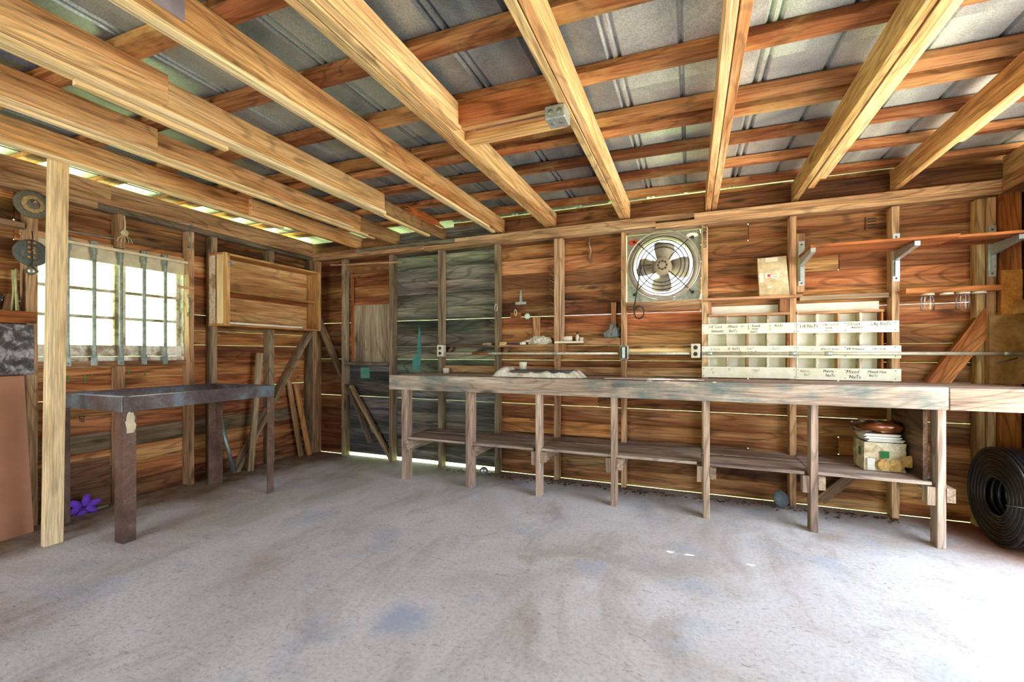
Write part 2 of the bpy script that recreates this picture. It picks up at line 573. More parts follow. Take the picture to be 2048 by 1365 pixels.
# ================================================================ SETTING
RW = 6.18            # inner face of the right-hand boards
YF = -6.4            # front of the building, behind the camera
TOP = 2.47           # top of the rafters

floor = bpy.data.objects.new('floor', None)
bm = bmesh.new()
bm_box(bm, -0.12, 6.6, YF - 0.3, 0.0, -0.15, 0.0)
floor = mesh_obj('floor', bm, 'concrete')
tag(floor, 'worn pale grey concrete floor slab with brown stains', None, None, 'structure')

bm = bmesh.new()
bmesh.ops.create_grid(bm, x_segments=40, y_segments=40, size=40)
for v in bm.verts:
    v.co.z = -0.16
    ox = max(0.0, -v.co.x - 4.5)
    oy = max(0.0, v.co.y - 5.0)
    v.co.z += 0.62 * ox + 0.10 * oy
    v.co.z = min(v.co.z, 12)
ground = mesh_obj('ground', bm, 'grass', smooth=True)
tag(ground, 'grassy ground rising into a bank outside', None, None, 'structure')
bm = bmesh.new()
bm_box(bm, 6.6, 24.0, -16.0, 3.0, -0.17, -0.06)
drive = mesh_obj('road', bm, 'gravel')
tag(drive, 'pale driveway outside the open side door', None, None, 'structure')
bm = bmesh.new()
bm_box(bm, -6.0, 6.6, -18.0, YF - 0.3, -0.17, -0.06)
apron = mesh_obj('pavement', bm, 'gravel')
tag(apron, 'pale apron outside the added front opening', None, None, 'structure')

# ---------------- back wall
wall_back = empty('wall_back', (3.05, 0, 0), 'back wall of old horizontal boards on studs', None, None, 'structure')
FANX0, FANX1, FANZ0, FANZ1 = 3.665, 4.25, 1.60, 2.175
z = 0.0
row = 0
while z < 2.40:
    h = 0.136 + R.uniform(-0.006, 0.006)
    gap = R.choice([0.0003, 0.0005, 0.001, 0.0018])
    zt = min(z + h, 2.46)
    cuts = [-0.02, 0.545, 1.195, 2.437, RW + 0.02]
    extra = R.choice([[3.4], [4.28], [4.88, 3.03], [5.5], [4.6], [3.64, 5.2], []])
    cuts = sorted(cuts + extra)
    if zt > FANZ0 and z < FANZ1:
        cuts = sorted([c for c in cuts if not (FANX0 - 0.25 < c < FANX1 + 0.25)] + [FANX0, FANX1])
    for a, b in zip(cuts, cuts[1:]):
        if b - a < 0.05:
            continue
        if abs(a - FANX0) < 1e-6 and abs(b - FANX1) < 1e-6:
            for za, zb in ((z, min(zt, FANZ0 - 0.02)), (max(z, FANZ1 + 0.02), zt)):
                if zb - za > 0.01:
                    bx('board', a + 0.0004, b - 0.0004, 0.0, 0.021, za, zb, 'wall', wall_back, jt((1.0, 0.96, 0.92)))
            continue
        m = (a + b) / 2  # bay tints below put the uneven light cast into the board colour
        z0 = z
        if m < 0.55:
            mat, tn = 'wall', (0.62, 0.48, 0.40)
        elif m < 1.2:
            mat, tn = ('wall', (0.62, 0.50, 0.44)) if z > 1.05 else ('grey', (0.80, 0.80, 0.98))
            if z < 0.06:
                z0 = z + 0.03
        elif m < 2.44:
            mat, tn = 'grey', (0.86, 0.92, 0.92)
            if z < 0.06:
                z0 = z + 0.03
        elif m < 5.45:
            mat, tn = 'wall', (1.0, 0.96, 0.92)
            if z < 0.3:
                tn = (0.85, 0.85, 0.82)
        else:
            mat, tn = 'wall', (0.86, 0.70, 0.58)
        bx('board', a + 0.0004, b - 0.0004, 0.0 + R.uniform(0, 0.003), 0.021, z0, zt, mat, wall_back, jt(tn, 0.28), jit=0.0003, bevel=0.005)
    z = zt + gap
    row += 1
STUDS = [(.52, .56), (1.174, 1.215), (1.783, 1.825), (2.416, 2.456), (3.014, 3.055), (3.616, 3.657), (4.258, 4.303), (4.868, 4.912), (5.486, 5.53), (5.99, 6.035)]
studs = []
for i, (a, b) in enumerate(STUDS):
    m = 'greystud' if i < 4 else 'stud'
    tn = (0.98, 0.92, 0.84) if i < 4 else (1.0, 0.92, 0.84)
    studs.append(bx('stud', a, b, -0.09, -0.001, 0.0, 2.225 - 0.004 * i, m, wall_back, jt(tn, 0.08), bevel=0.002))
bx('stud', 3.06, 3.09, -0.075, -0.001, 1.18, 2.21, 'stud', wall_back)
bx('stud', 0.09, 0.13, -0.09, -0.001, 0.0, 2.24, 'stud', wall_back, (0.9, 0.8, 0.7))
# doubled top plate, in two lengths each
for x0, x1, z0, z1, tn in ((0.0, 1.62, 2.235, 2.275, (0.8, 0.66, 0.55)), (1.62, 3.9, 2.225, 2.268, (0.92, 0.9, 0.82)), (3.9, 6.18, 2.205, 2.25, (1.0, 0.92, 0.82))):
    bx('top_plate', x0, x1, -0.095, -0.001, z0, z1, 'stud', wall_back, tn, bevel=0.002)
for x0, x1, z0, z1, m, tn in ((0.0, 0.72, 2.276, 2.318, 'stud', (0.75, 0.6, 0.5)), (0.72, 1.98, 2.276, 2.315, 'greystud', (0.75, 0.8, 0.85)), (1.98, 4.2, 2.269, 2.312, 'stud', (0.95, 0.88, 0.8)), (4.2, 6.18, 2.251, 2.30, 'stud', (1.0, 0.9, 0.8))):
    bx('top_plate', x0, x1, -0.095, -0.001, z0, z1, m, wall_back, tn, bevel=0.002)
bx('blocking_board', -0.1, 1.9, 0.03, 0.05, 2.30, 2.445, 'purlin', wall_back, (0.7, 0.6, 0.5))
bx('blocking_board', 1.9, 6.3, 0.03, 0.05, 2.30, 2.503, 'purlin', wall_back, (0.8, 0.68, 0.55))
# diagonal let-in braces at the left corner
beam('brace', onY(634, 632, -0.05), onY(700, 790, -0.05), 0.075, 0.035, 'greystud', wall_back, (0, -1, 0), (0.9, 0.75, 0.62))
beam('brace', onY(702, 772, -0.06), onY(782, 918, -0.06), 0.035, 0.04, 'greystud', wall_back, (0, -1, 0), (0.9, 0.8, 0.6))
beam('brace', onY(700, 775, -0.045), onY(742, 885, -0.045), 0.085, 0.02, 'greystud', wall_back, (0, -1, 0), (0.7, 0.66, 0.7))
# framing boards that hold the fan and short blocks between studs
p0, p1 = onY(1254, 466, -0.07), onY(1400, 452, -0.07)
bx('fan_header', 3.66, 4.255, -0.075, -0.03, 2.178, 2.222, 'greystud', wall_back, (0.9, 0.75, 0.7))
bx('fan_sill', 3.66, 4.255, -0.075, -0.03, 1.525, 1.60, 'stud', wall_back, (0.9, 0.78, 0.68))
for a, b in ((2.46, 3.01), (3.06, 3.61), (3.66, 4.255), (1.83, 2.41)):
    bx('bench_ledger', a, b, -0.045, -0.002, 0.965, 1.035, 'stud', wall_back, (0.9, 0.78, 0.62))
# big diagonal brace in the right-hand bay
beam('brace', onY(1985, 625, -0.055), onY(1868, 772, -0.055), 0.115, 0.05, 'brace', wall_back, (0.6, 0, 0.8), (1, 0.85, 0.72))
beam('brace', onY(1790, 888, -0.04), onY(1640, 1000, -0.04), 0.07, 0.03, 'greystud', wall_back, (0.6, 0, 0.8), (0.9, 0.7, 0.6))


def nail(p, d, L=0.05, parent=None, r=0.0022):
    d = Vector(d).normalized()
    p = Vector(p)
    bm = bmesh.new()
    bm_tube(bm, [p - d * 0.01, p + d * L], r, 6)
    bm_tube(bm, [p + d * L, p + d * (L + 0.002)], r * 2.2, 8)
    return mesh_obj('nail', bm, 'nail', parent, True)


# rows of nails driven up the stud beside the middle bay, and odd ones elsewhere
for i in range(13):
    zz = 2.05 - i * 0.062 + R.uniform(-0.01, 0.01)
    nail((3.014, -0.07 + R.uniform(-0.015, 0.01), zz), (-0.75, -0.5, 0.5 + R.uniform(-0.25, 0.15)), 0.045, studs[4])
for zz in (1.80, 1.68, 1.46):
    nail((2.416, -0.07, zz), (-0.7, -0.6, 0.35), 0.045, studs[3])
for zz in (1.78, 1.58, 1.33):
    nail((1.783, -0.07, zz), (-0.8, -0.5, 0.3), 0.06, studs[2])
for zz in (1.42, 1.36, 1.30):
    nail((1.215, -0.06, zz), (0.8, -0.5, 0.25), 0.05, studs[1])
for zz in (1.87, 1.98, 1.72):
    nail((3.64, -0.09, zz), (-0.5, -0.8, 0.5), 0.04, studs[5])
nail((0.95, -0.095, 2.27), (0.7, -0.6, -0.4), 0.09, wall_back, 0.004)

# ---------------- left wall
wall_left = empty('wall_left', (0, -3.1, 0), 'left wall of old horizontal boards around a window', None, None, 'structure')
WY0, WY1, WZ0, WZ1 = -2.46, -1.43, 1.10, 1.93
z = 0.0
while z < 2.28:
    h = 0.136 + R.uniform(-0.006, 0.006)
    gap = R.choice([0.0003, 0.0004, 0.0007, 0.0014])
    zt = min(z + h, 2.30)
    cuts = [YF, -4.4, -2.5, 0.0] + R.choice([[-1.2], [-0.62], [], [-1.95], [-0.1]])
    if zt > WZ0 + 0.02 and z < WZ1 - 0.02:
        cuts = [c for c in cuts if not (WY0 - 0.1 < c < WY1 + 0.1)] + [WY0, WY1]
    cuts = sorted(cuts)
    for a, b in zip(cuts, cuts[1:]):
        if b - a < 0.05:
            continue
        if abs(a - WY0) < 1e-6 and abs(b - WY1) < 1e-6:
            for za, zb in ((z, min(zt, WZ0)), (max(z, WZ1), zt)):
                if zb - za > 0.01:
                    bx('board', -0.021, 0.0, a + 0.0015, b - 0.0015, za, zb, 'wall', wall_left, jt((0.95, 0.86, 0.78)))
            continue
        tn = (0.95, 0.86, 0.78)
        mat = 'wall'
        if z < 0.42 and R.random() < 0.6:
            mat, tn = 'greystud', (0.95, 0.85, 0.75)
        if z > 1.95:
            tn = (0.95, 0.9, 0.8)
        bx('board', -0.021, R.uniform(-0.003, 0.0), a + 0.0004, b - 0.0004, z, zt, mat, wall_left, jt(tn, 0.28), jit=0.0003, bevel=0.005)
    z = zt + gap
LST = [(-2.475, -2.42), (-1.972, -1.925), (-1.455, -1.41), (-1.255, -1.205), (-0.66, -0.60), (-0.135, -0.075)]
lstuds = []
for i, (a, b) in enumerate(LST):
    z0, z1 = 0.0, 2.235
    if i == 1:
        lstuds.append(bx('stud', 0.001, 0.09, a, b, 1.975, 2.235, 'stud', wall_left, (0.85, 0.75, 0.65)))
        z1 = 1.06
    lstuds.append(bx('stud', 0.001, 0.09, a, b, z0, z1, 'greystud' if i > 2 else 'stud', wall_left, jt((0.95, 0.84, 0.72), 0.08), bevel=0.002))
for yy in (-3.1, -3.7, -4.3, -4.9, -5.5, -6.1):
    bx('stud', 0.001, 0.09, yy, yy + 0.045, 0, 2.235, 'stud', wall_left)
bx('stud', 0.001, 0.09, -0.30 + 0.0, -0.26, 0.0, 2.235, 'greystud', wall_left, (0.9, 0.78, 0.66)) if False else None
bx('top_plate', 0.001, 0.095, YF, -2.1, 2.236, 2.28, 'stud', wall_left, (0.85, 0.75, 0.62))
bx('top_plate', 0.001, 0.095, -2.1, -0.09, 2.236, 2.278, 'greystud', wall_left, (0.72, 0.72, 0.72))
bx('top_plate', 0.001, 0.10, YF, -1.3, 2.281, 2.325, 'stud', wall_left, (0.8, 0.68, 0.55))
bx('top_plate', 0.001, 0.10, -1.3, -0.09, 2.279, 2.322, 'stud', wall_left, (0.9, 0.75, 0.6))
bx('fascia_board', 0.03, 0.055, YF, -2.0, 2.326, 2.448, 'stud', wall_left, (0.95, 0.8, 0.62))
bx('fascia_board', 0.03, 0.055, -2.0, -0.05, 2.326, 2.448, 'stud', wall_left, (0.85, 0.72, 0.58))
# braces
beam('brace', onX(617, 668, 0.05), onX(468, 946, 0.05), 0.085, 0.045, 'greystud', wall_left, (1, 0, 0), (0.95, 0.85, 0.72))
bx('window_ledger', 0.001, 0.05, -2.46, -1.41, 1.055, 1.10, 'stud', wall_left, (0.8, 0.65, 0.5))

# ---------------- window
win = empty('window_1', (0, -1.95, 1.1), 'two-sash wooden window with a cream shade board on top', None, None, 'structure')
GX = -0.05
bx('frame', -0.075, 0.02, WY0, WY1, 1.10, 1.135, 'whitewood', win)
bx('frame', -0.075, 0.02, WY0, WY1, 1.895, 1.93, 'whitewood', win)
bx('frame', -0.075, 0.02, WY0, WY0 + 0.03, 1.135, 1.895, 'whitewood', win)
bx('frame', -0.075, 0.02, WY1 - 0.03, WY1, 1.135, 1.895, 'whitewood', win)
bx('bottom_rail', -0.065, -0.005, WY0 + 0.03, WY1 - 0.03, 1.136, 1.222, 'whitewood', win)
bx('shade_board', 0.021, 0.027, WY0, WY1, 1.85, 1.954, 'cream', win)
bx('casing', 0.001, 0.03, -2.48, -1.40, 1.955, 2.0, 'stud', win, (0.95, 0.8, 0.65))
for a, b in ((-2.43, -2.40), (-1.935, -1.897), (-1.895, -1.862), (-1.485, -1.46)):
    bx('stile', -0.065, -0.03, a, b, 1.222, 1.895, 'whitewood', win, (0.8, 0.76, 0.7))
for a, b in ((-2.40, -1.935), (-1.862, -1.485)):
    for zz in (1.437, 1.645):
        bx('muntin', -0.06, -0.035, a, b, zz - 0.011, zz + 0.011, 'whitewood', win, (0.75, 0.7, 0.66))
    for z0, z1 in ((1.222, 1.426), (1.448, 1.634), (1.656, 1.895)):
        bx('pane', -0.050, -0.046, a, b, z0, z1, 'glass', win)

# ---------------- right wall and the parts of the front wall behind the camera
wall_right = empty('wall_right', (RW, -3.1, 0), 'right wall with boards beside a wide open doorway', None, None, 'structure')
z = 0.0
while z < 2.42:
    zt = min(z + 0.137, 2.44)
    bx('board', RW, RW + 0.021, -0.62, 0.02, z, zt, 'wall', wall_right, jt((0.8, 0.6, 0.5)))
    if z > 2.1:
        bx('board', RW, RW + 0.021, YF, -0.62, z, zt, 'wall', wall_right, jt((0.9, 0.75, 0.65)))
    bx('board', RW, RW + 0.021, YF, -3.2, z, zt, 'wall', wall_right, jt((0.9, 0.75, 0.65)))
    z = zt + 0.001
bx('corner_post', 6.045, 6.15, -0.11, -0.001, 0.0, 2.205, 'brace', wall_back, (0.95, 0.75, 0.6), bevel=0.004)
bx('corner_post', 5.945, 5.985, -0.075, -0.001, 0.0, 2.19, 'stud', wall_back, (0.85, 0.8, 0.6))
bx('top_plate', 6.06, 6.16, YF, -0.10, 2.21, 2.255, 'stud', wall_right, (0.8, 0.65, 0.5))
bx('top_plate', 6.06, 6.16, YF, -0.05, 2.257, 2.31, 'stud', wall_right, (0.85, 0.7, 0.5))
bx('stud', 6.09, 6.18, -0.66, -0.62, 0.0, 2.21, 'stud', wall_right)
bx('stud', 6.09, 6.18, -3.24, -3.2, 0.0, 2.21, 'stud', wall_right)
wall_front = empty('wall_front', (3, YF, 0), 'unseen front wall with boards beside an opening added for fill light', None, None, 'structure')  # the front opening is added, sized to let in fill daylight
z = 0.0
while z < 2.42:
    zt = min(z + 0.137, 2.44)
    bx('board', 0.0, 0.3, YF - 0.021, YF, z, zt, 'wall', wall_front, jt((1, 0.9, 0.8)))
    bx('board', 2.6, RW, YF - 0.021, YF, z, zt, 'wall', wall_front, jt((1, 0.9, 0.8)))
    if z > 2.1:
        bx('board', 0.3, 2.6, YF - 0.021, YF, z, zt, 'wall', wall_front, jt((1, 0.9, 0.8)))
    z = zt + 0.001

# ---------------- roof: sheets, purlins, rafters
ceiling = empty('ceiling', (3.05, -3.0, 2.33), 'open roof of galvanised sheets on purlins and rafters', None, None, 'structure')
PITCH = 0.635


def sheet_profile():
    pts = []

    def vee(c):
        pts.extend([(c - 0.013, 0), (c - 0.003, 0.02), (c + 0.003, 0.02), (c + 0.013, 0)])
    pts.append((0.0, 0))
    vee(0.018)
    vee(0.056)
    vee(0.3175)
    pts.append((0.6355, 0))
    return pts


PR = sheet_profile()
for i in range(-2, 9):
    x0 = 0.68 - 0.037 + PITCH * i
    for (ya, yb, dz) in ((0.32, -1.72, 0.006), (-1.66, -4.10, 0.0), (-4.04, -6.75, 0.006)):
        bm = bmesh.new()
        A = [bm.verts.new((px, ya, pz)) for px, pz in PR]
        B = [bm.verts.new((px, yb, pz - 0.0)) for px, pz in PR]
        for j in range(len(PR) - 1):
            bm.faces.new((A[j], A[j + 1], B[j + 1], B[j]))
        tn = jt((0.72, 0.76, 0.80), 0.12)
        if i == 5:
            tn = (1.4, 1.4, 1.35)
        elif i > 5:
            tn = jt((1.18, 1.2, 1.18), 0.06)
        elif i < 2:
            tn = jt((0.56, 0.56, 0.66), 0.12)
        me = bpy.data.meshes.new('roof_sheet')
        bm.to_mesh(me)
        bm.free()
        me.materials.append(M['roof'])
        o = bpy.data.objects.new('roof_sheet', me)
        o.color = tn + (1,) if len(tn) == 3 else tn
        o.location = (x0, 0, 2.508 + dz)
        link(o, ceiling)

PUR = [(-5.9, .1), (-5.4, .1), (-4.95, .1), (-4.5, .1), (-4.05, .1), (-3.62, .1), (-3.20, .1), (-2.775, .1), (-2.325, .1), (-1.895, .105), (-1.465, .095), (-1.315, .095), (-0.965, .095), (-0.585, .095), (-0.19, .10)]
for yc, w in PUR:
    for (x0, x1) in ((-0.2, 2.47), (2.47, 4.30), (4.30, 6.4)):
        sl = 0.032
        o = beam('purlin', (x0, yc + sl * (x0 - 3.4), 2.488), (x1, yc + sl * (x1 - 3.4), 2.488), w, 0.034, 'purlin', ceiling, (0, 1, 0), jt((1, 0.92, 0.86), 0.12), jit=0.003)
bx('eave_board', -0.25, 6.45, 0.20, 0.225, 2.40, 2.50, 'purlin', ceiling, (0.6, 0.5, 0.4))


def rafter(x0, x1, y0, y1, z0=2.33, z1=2.468, tn=(1, 0.95, 0.88), mat='rafter', name='rafter'):
    return bx(name, x0, x1, y0, y1, z0, z1, mat, ceiling, jt(tn, 0.06), jit=0.003, bevel=0.002)


def strip(x0, x1, y0, y1, z0, z1, tn=(1, 1, 0.96), mat='pine'):
    return bx('furring_strip', x0, x1, y0, y1, z0, z1, mat, ceiling, jt(tn, 0.05), jit=0.002)


OR = (0.9, 0.74, 0.58)
# a: nearest the left wall
rafter(0.655, 0.695, YF, -1.05, tn=(0.85, 0.7, 0.52))
rafter(0.698, 0.738, -1.35, 0.02, tn=OR)
strip(0.655, 0.70, YF, -1.0, 2.312, 2.329)
# b: two lapped lengths with pale strips under the edge
rafter(1.26, 1.30, YF, -2.37, tn=OR)
rafter(1.215, 1.256, -2.62, -0.62, tn=(0.82, 0.68, 0.50))
rafter(1.205, 1.245, -0.80, 0.02, tn=(0.62, 0.52, 0.42))
strip(1.215, 1.245, YF, -0.5, 2.305, 2.329)
strip(1.17, 1.205, YF, -0.35, 2.322, 2.35)
strip(1.258, 1.29, -3.2, -0.75, 2.318, 2.329)
# c
rafter(1.855, 1.90, YF, -2.66, tn=(1, 0.9, 0.76))
rafter(1.81, 1.852, -2.9, -1.02, tn=(0.95, 0.82, 0.64))
rafter(1.79, 1.83, -1.15, 0.02, 2.33, 2.43, (0.42, 0.36, 0.30))
strip(1.80, 1.85, YF, -1.0, 2.305, 2.329)
strip(1.755, 1.79, YF, -0.25, 2.312, 2.345, (0.9, 0.8, 0.62))
strip(1.765, 1.80, -2.95, -2.3, 2.285, 2.311)
# d
rafter(2.44, 2.485, YF, 0.02, tn=(1.0, 0.88, 0.72))
strip(2.405, 2.438, YF, -0.12, 2.318, 2.36)
strip(2.43, 2.465, YF, -0.3, 2.312, 2.329)
# e
rafter(2.925, 2.965, YF, 0.02, tn=(0.98, 0.94, 0.76))
rafter(2.968, 3.01, YF, 0.0, tn=(1.0, 0.92, 0.80))
rafter(3.013, 3.055, YF, -1.92, 2.34, 2.468, (1.0, 0.86, 0.72))
# f
rafter(3.60, 3.64, YF, 0.02, tn=(0.95, 0.86, 0.68))
rafter(3.645, 3.685, YF, -0.02, tn=(1.0, 0.92, 0.8))
# g
rafter(4.285, 4.325, YF, 0.02, tn=(1.02, 0.96, 0.84))
rafter(4.33, 4.37, YF, 0.02, 2.338, 2.468, tn=(1.0, 0.92, 0.8))
# h
rafter(4.895, 4.935, YF, 0.02, tn=(0.88, 0.82, 0.58))
rafter(4.94, 4.98, YF, -0.30, 2.325, 2.468, (1.05, 0.95, 0.82))
strip(4.982, 5.02, YF, -0.42, 2.34, 2.40, (1, 0.92, 0.8))
# i
rafter(5.505, 5.55, YF, 0.02, tn=(0.88, 0.74, 0.54))
strip(5.552, 5.585, YF, -0.75, 2.34, 2.40, (1, 0.9, 0.78))
rafter(6.10, 6.14, YF, -0.02, 2.33, 2.468, (0.8, 0.68, 0.5))
# blocking between rafters e and f
bx('blocking_board', 3.057, 3.60, -1.95, -1.905, 2.355, 2.468, 'purlin', ceiling, (1.0, 0.75, 0.6))
bx('blocking_board', 3.012, 3.60, -1.90, -1.79, 2.395, 2.435, 'rafter', ceiling, (1.0, 0.88, 0.66))
bx('blocking_board', 3.012, 3.60, -1.80, -1.72, 2.345, 2.385, 'rafter', ceiling, (1.0, 0.88, 0.68))
for (x, y) in ((2.42, -2.9), (1.17, -2.75), (1.66, -2.0), (0.64, -2.0), (1.16, -1.1)):
    nail((x, y, 2.36), (0.6, 0.5, -0.5), 0.06, ceiling, 0.003)


# ================================================================ THINGS
# ---------------- workbench
wb = empty('workbench', (3.8, -0.35, 0), 'long rough timber workbench with seven legs along the back wall', 'workbench')
bx('fascia_board', 1.60, 5.566, -0.64, -0.60, 0.828, 0.96, 'benchpaint', wb, (1.0, 0.98, 0.96), bevel=0.003)
bx('fascia_board', 5.570, 6.08, -0.64, -0.60, 0.828, 0.958, 'bench', wb, (1.05, 0.92, 0.82), bevel=0.003)
ys = [-0.598, -0.475, -0.35, -0.225, -0.095]
for i in range(4):
    for x0, x1 in (((1.60, 3.9), (3.903, 6.035)) if i % 2 else ((1.60, 4.9), (4.903, 6.035))):
        bx('top_board', x0, x1, ys[i] + 0.001, ys[i + 1] - 0.001, 0.922 + R.uniform(0, .004), 0.956 + R.uniform(0, 0.003), 'bench', wb, jt((1, 0.96, 0.92), 0.06), jit=0.002)
LEGX = [1.736, 2.402, 3.031, 3.634, 4.277, 4.915, 5.552]
for i, x in enumerate(LEGX):
    w = 0.03 if i < 2 else 0.021
    leg = bx('leg', x - w, x + w, -0.598, -0.51, 0.0, 0.828 if True else 0, 'bench', wb, jt((1.0, 0.88, 0.80), 0.08), jit=0.002, bevel=0.003)
    bx('bearer', x + w + 0.002, x + w + 0.04, -0.597, -0.10, 0.832, 0.918, 'bench', wb, (0.8, 0.65, 0.52))
    cl = bx('cleat', x + w + 0.001, x + w + 0.04, -0.60, -0.10, 0.278, 0.362, 'bench', wb, (0.8, 0.7, 0.6), jit=0.002)
    if i > 1:
        bx('cleat', x - w - 0.04, x - w - 0.001, -0.585, -0.515, 0.25, 0.36, 'bench', wb, (0.95, 0.85, 0.75))
segs = [1.70, 2.39, 3.02, 4.25, 4.90, 5.545]
for a, b in zip(segs, segs[1:]):
    zz = 0.366 + R.uniform(-0.001, 0.003)
    bx('shelf_board', a + 0.002, b - 0.002, -0.505, -0.27, zz, zz + 0.02, 'bench', wb, jt((0.95, 0.9, 0.86), 0.06))
    bx('shelf_board', a + 0.035, b - 0.035 if b < 5.5 else b - 0.03, -0.575, -0.507, zz, zz + 0.02, 'bench', wb, jt((0.9, 0.85, 0.85), 0.06))
    bx('shelf_board', a + 0.002, b - 0.002, -0.268, -0.093, zz + 0.004, zz + 0.023, 'bench', wb, jt((0.95, 0.9, 0.86), 0.06))
for (a, b) in ((1.83, 2.41), (2.46, 3.01), (3.06, 3.61), (3.66, 4.25), (4.31, 4.86), (4.92, 5.48)):
    bx('shelf_board', a, b, -0.092, -0.006, 0.368, 0.388, 'bench', wb, jt((0.9, 0.82, 0.74), 0.06))
bx('end_panel', 5.478, 5.50, -0.56, -0.10, 0.392, 0.828, 'darkply', wb)

# ---------------- things on the bench
cx, cy = onZ(1066, 757, 0.96).x, -0.475
cl = empty('folded_cloth', (cx, cy, 0.962), 'crumpled soiled white cloth spread on the workbench', 'cloth')
bm = bmesh.new()
NX, NY = 44, 20
W_, D_ = 0.76, 0.23
grid = []
for i in range(NX + 1):
    for j in range(NY + 1):
        u, v = i / NX * 2 - 1, j / NY * 2 - 1
        e = max(abs(u) ** 4, abs(v) ** 4)
        px_ = u * W_ / 2 * (1 + 0.03 * math.sin(v * 5))
        py_ = v * D_ / 2 * (1 + 0.10 * math.sin(u * 4 + 1))
        rim = math.exp(-((max(abs(u), abs(v)) - 0.82) / 0.13) ** 2)
        hz = 0.010 + 0.030 * rim * (0.7 + 0.5 * noise.noise(Vector((u * 3, v * 3, 2)))) + 0.012 * noise.noise(Vector((u * 7, v * 4, 5)))
        if u < -0.7:
            hz += 0.03 * (1 - e)
        hz = max(0.001, 1.5 * hz * (1 - e ** 5))
        grid.append(bm.verts.new((px_, py_, hz)))
for i in range(NX):
    for j in range(NY):
        a = i * (NY + 1) + j
        bm.faces.new((grid[a], grid[a + NY + 1], grid[a + NY + 2], grid[a + 1]))
o = mesh_obj('cloth_sheet', bm, 'cloth', None, True)
COL.objects.unlink(o)
o.location = (cx, cy, 0.962)
link(o, cl)
o = tag(beam('slate_board', (cx - 0.24, cy - 0.0, 1.012), (cx + 0.2, cy - 0.02, 1.01), 0.11, 0.012, 'slate', None, (0, 1, 0.1)), 'thin dark grey board lying on the white cloth', 'board')
lathe('paper_cup', [(0.026, 0), (0.035, 0.075), (0.036, 0.078), (0.033, 0.076), (0.024, 0.004)], 'white', (onY(1046, 740, -0.36).x, -0.36, 1.005))
tag(bpy.data.objects['paper_cup'], 'small white cup standing behind the cloth', 'cup')
o = tag(beam('wooden_stick', (cx - 0.03, cy + 0.085, 1.018), (cx + 0.27, cy + 0.06, 1.006), 0.014, 0.02, 'olive', None), 'olive brown stick lying along the back of the cloth', 'stick')
o = tag(beam('paint_rag', (cx + 0.16, cy + 0.0, 1.012), (cx + 0.29, cy + 0.03, 1.016), 0.07, 0.012, 'slate', None, (0, 1, 0.1)), 'grey folded rag at the far end of the white cloth', 'rag')
o.color = (1.6, 1.6, 1.7, 1)
o = tag(beam('pink_strip', (onZ(1215, 757, 0.96).x, -0.52, 0.966), (onZ(1400, 757, 0.96).x + 0.02, -0.52, 0.966), 0.085, 0.006, 'pinksheet', None, (0, 1, 0)), 'flat pale pink strip lying on the workbench top', 'panel')
p = onY(893, 735, -0.12)
lathe('small_can', [(0.0, 0), (0.03, 0), (0.032, 0.05), (0.03, 0.05), (0.028, 0.006)], 'white', (p.x, -0.13, 0.962), n=16)
tag(bpy.data.objects['small_can'], 'small dented pale pot at the far left of the workbench', 'pot')

# ---------------- box of tiles under the bench
bxr = empty('tile_box', (5.35, -0.27, 0.39), 'torn old carton with green print on the lower bench shelf', 'box')
x0, x1, y0, y1, zb, zt = 5.235, 5.455, -0.40, -0.19, 0.391, 0.575
for nm, a in (('side_panel', (x0, x0 + 0.004, y0, y1)), ('side_panel', (x1 - 0.004, x1, y0, y1)), ('front_panel', (x0 + .005, x1 - .005, y0, y0 + 0.004)), ('back_panel', (x0 + .005, x1 - .005, y1 - 0.004, y1))):
    bm = bmesh.new()
    bm_box(bm, *a, zb, zt)
    bmesh.ops.subdivide_edges(bm, edges=bm.edges[:], cuts=5, use_grid_fill=True)
    for v in bm.verts:
        v.co += Vector((noise.noise(v.co * 25), noise.noise(v.co * 25 + Vector((3, 1, 7))), 0)) * 0.007
    mesh_obj(nm, bm, 'box', bxr)
bx('green_print', 5.32, 5.365, y0 - 0.010, y0 - 0.009, 0.478, 0.522, 'green', bxr)
bx('green_print', x0 - 0.010, x0 - 0.009, -0.36, -0.33, 0.48, 0.535, 'green', bxr)
for i in range(9):
    bx('tile_edge', 5.25, 5.29, y0 - 0.011, y0 - 0.004, 0.397 + i * 0.0085, 0.397 + i * 0.0085 + 0.006, 'tile', bxr)
for k, (xx, zz, am) in enumerate(((5.335, 0.40, 0.2), (5.40, 0.395, 0.3), (5.465, 0.43, 0.3))):
    o = crumple('torn_flap', (0.07, 0.03, 0.085), 'card', (xx, y0 - 0.012, zz), bxr, k, 0.5, 2.5)
    o.color = (0.8, 0.62, 0.36, 1)
zz = zt + 0.004
for k, (dx, dy) in enumerate(((0, 0), (0.01, 0.004), (-0.012, 0.01), (-0.006, 0.0), (-0.016, 0.012), (-0.01, 0.006))):
    o = bx('tile', 5.245 + dx + 0.012, 5.245 + dx + 0.2, y0 + 0.01 + dy, y0 + 0.19 + dy, zz, zz + 0.0065, 'tile')
    tag(o, 'square white tile, ' + ('lowest', 'second from the bottom', 'third from the bottom', 'third from the top', 'second from the top', 'topmost')[k] + ' in the stack on the torn carton', 'tile', 'stacked white tiles')
    zz += 0.0085
bg = empty('plastic_bag', (5.33, -0.3, zz), 'clear plastic bag of orange contents on the tile stack', 'bag')
crumple('contents', (0.20, 0.13, 0.075), 'bag_fill', (5.365, -0.30, zz + 0.004), bg, 4, 0.35, 1.6, 3, True)
crumple('film', (0.31, 0.18, 0.10), 'film', (5.335, -0.30, zz + 0.001), bg, 9, 0.35, 2.2, 3)

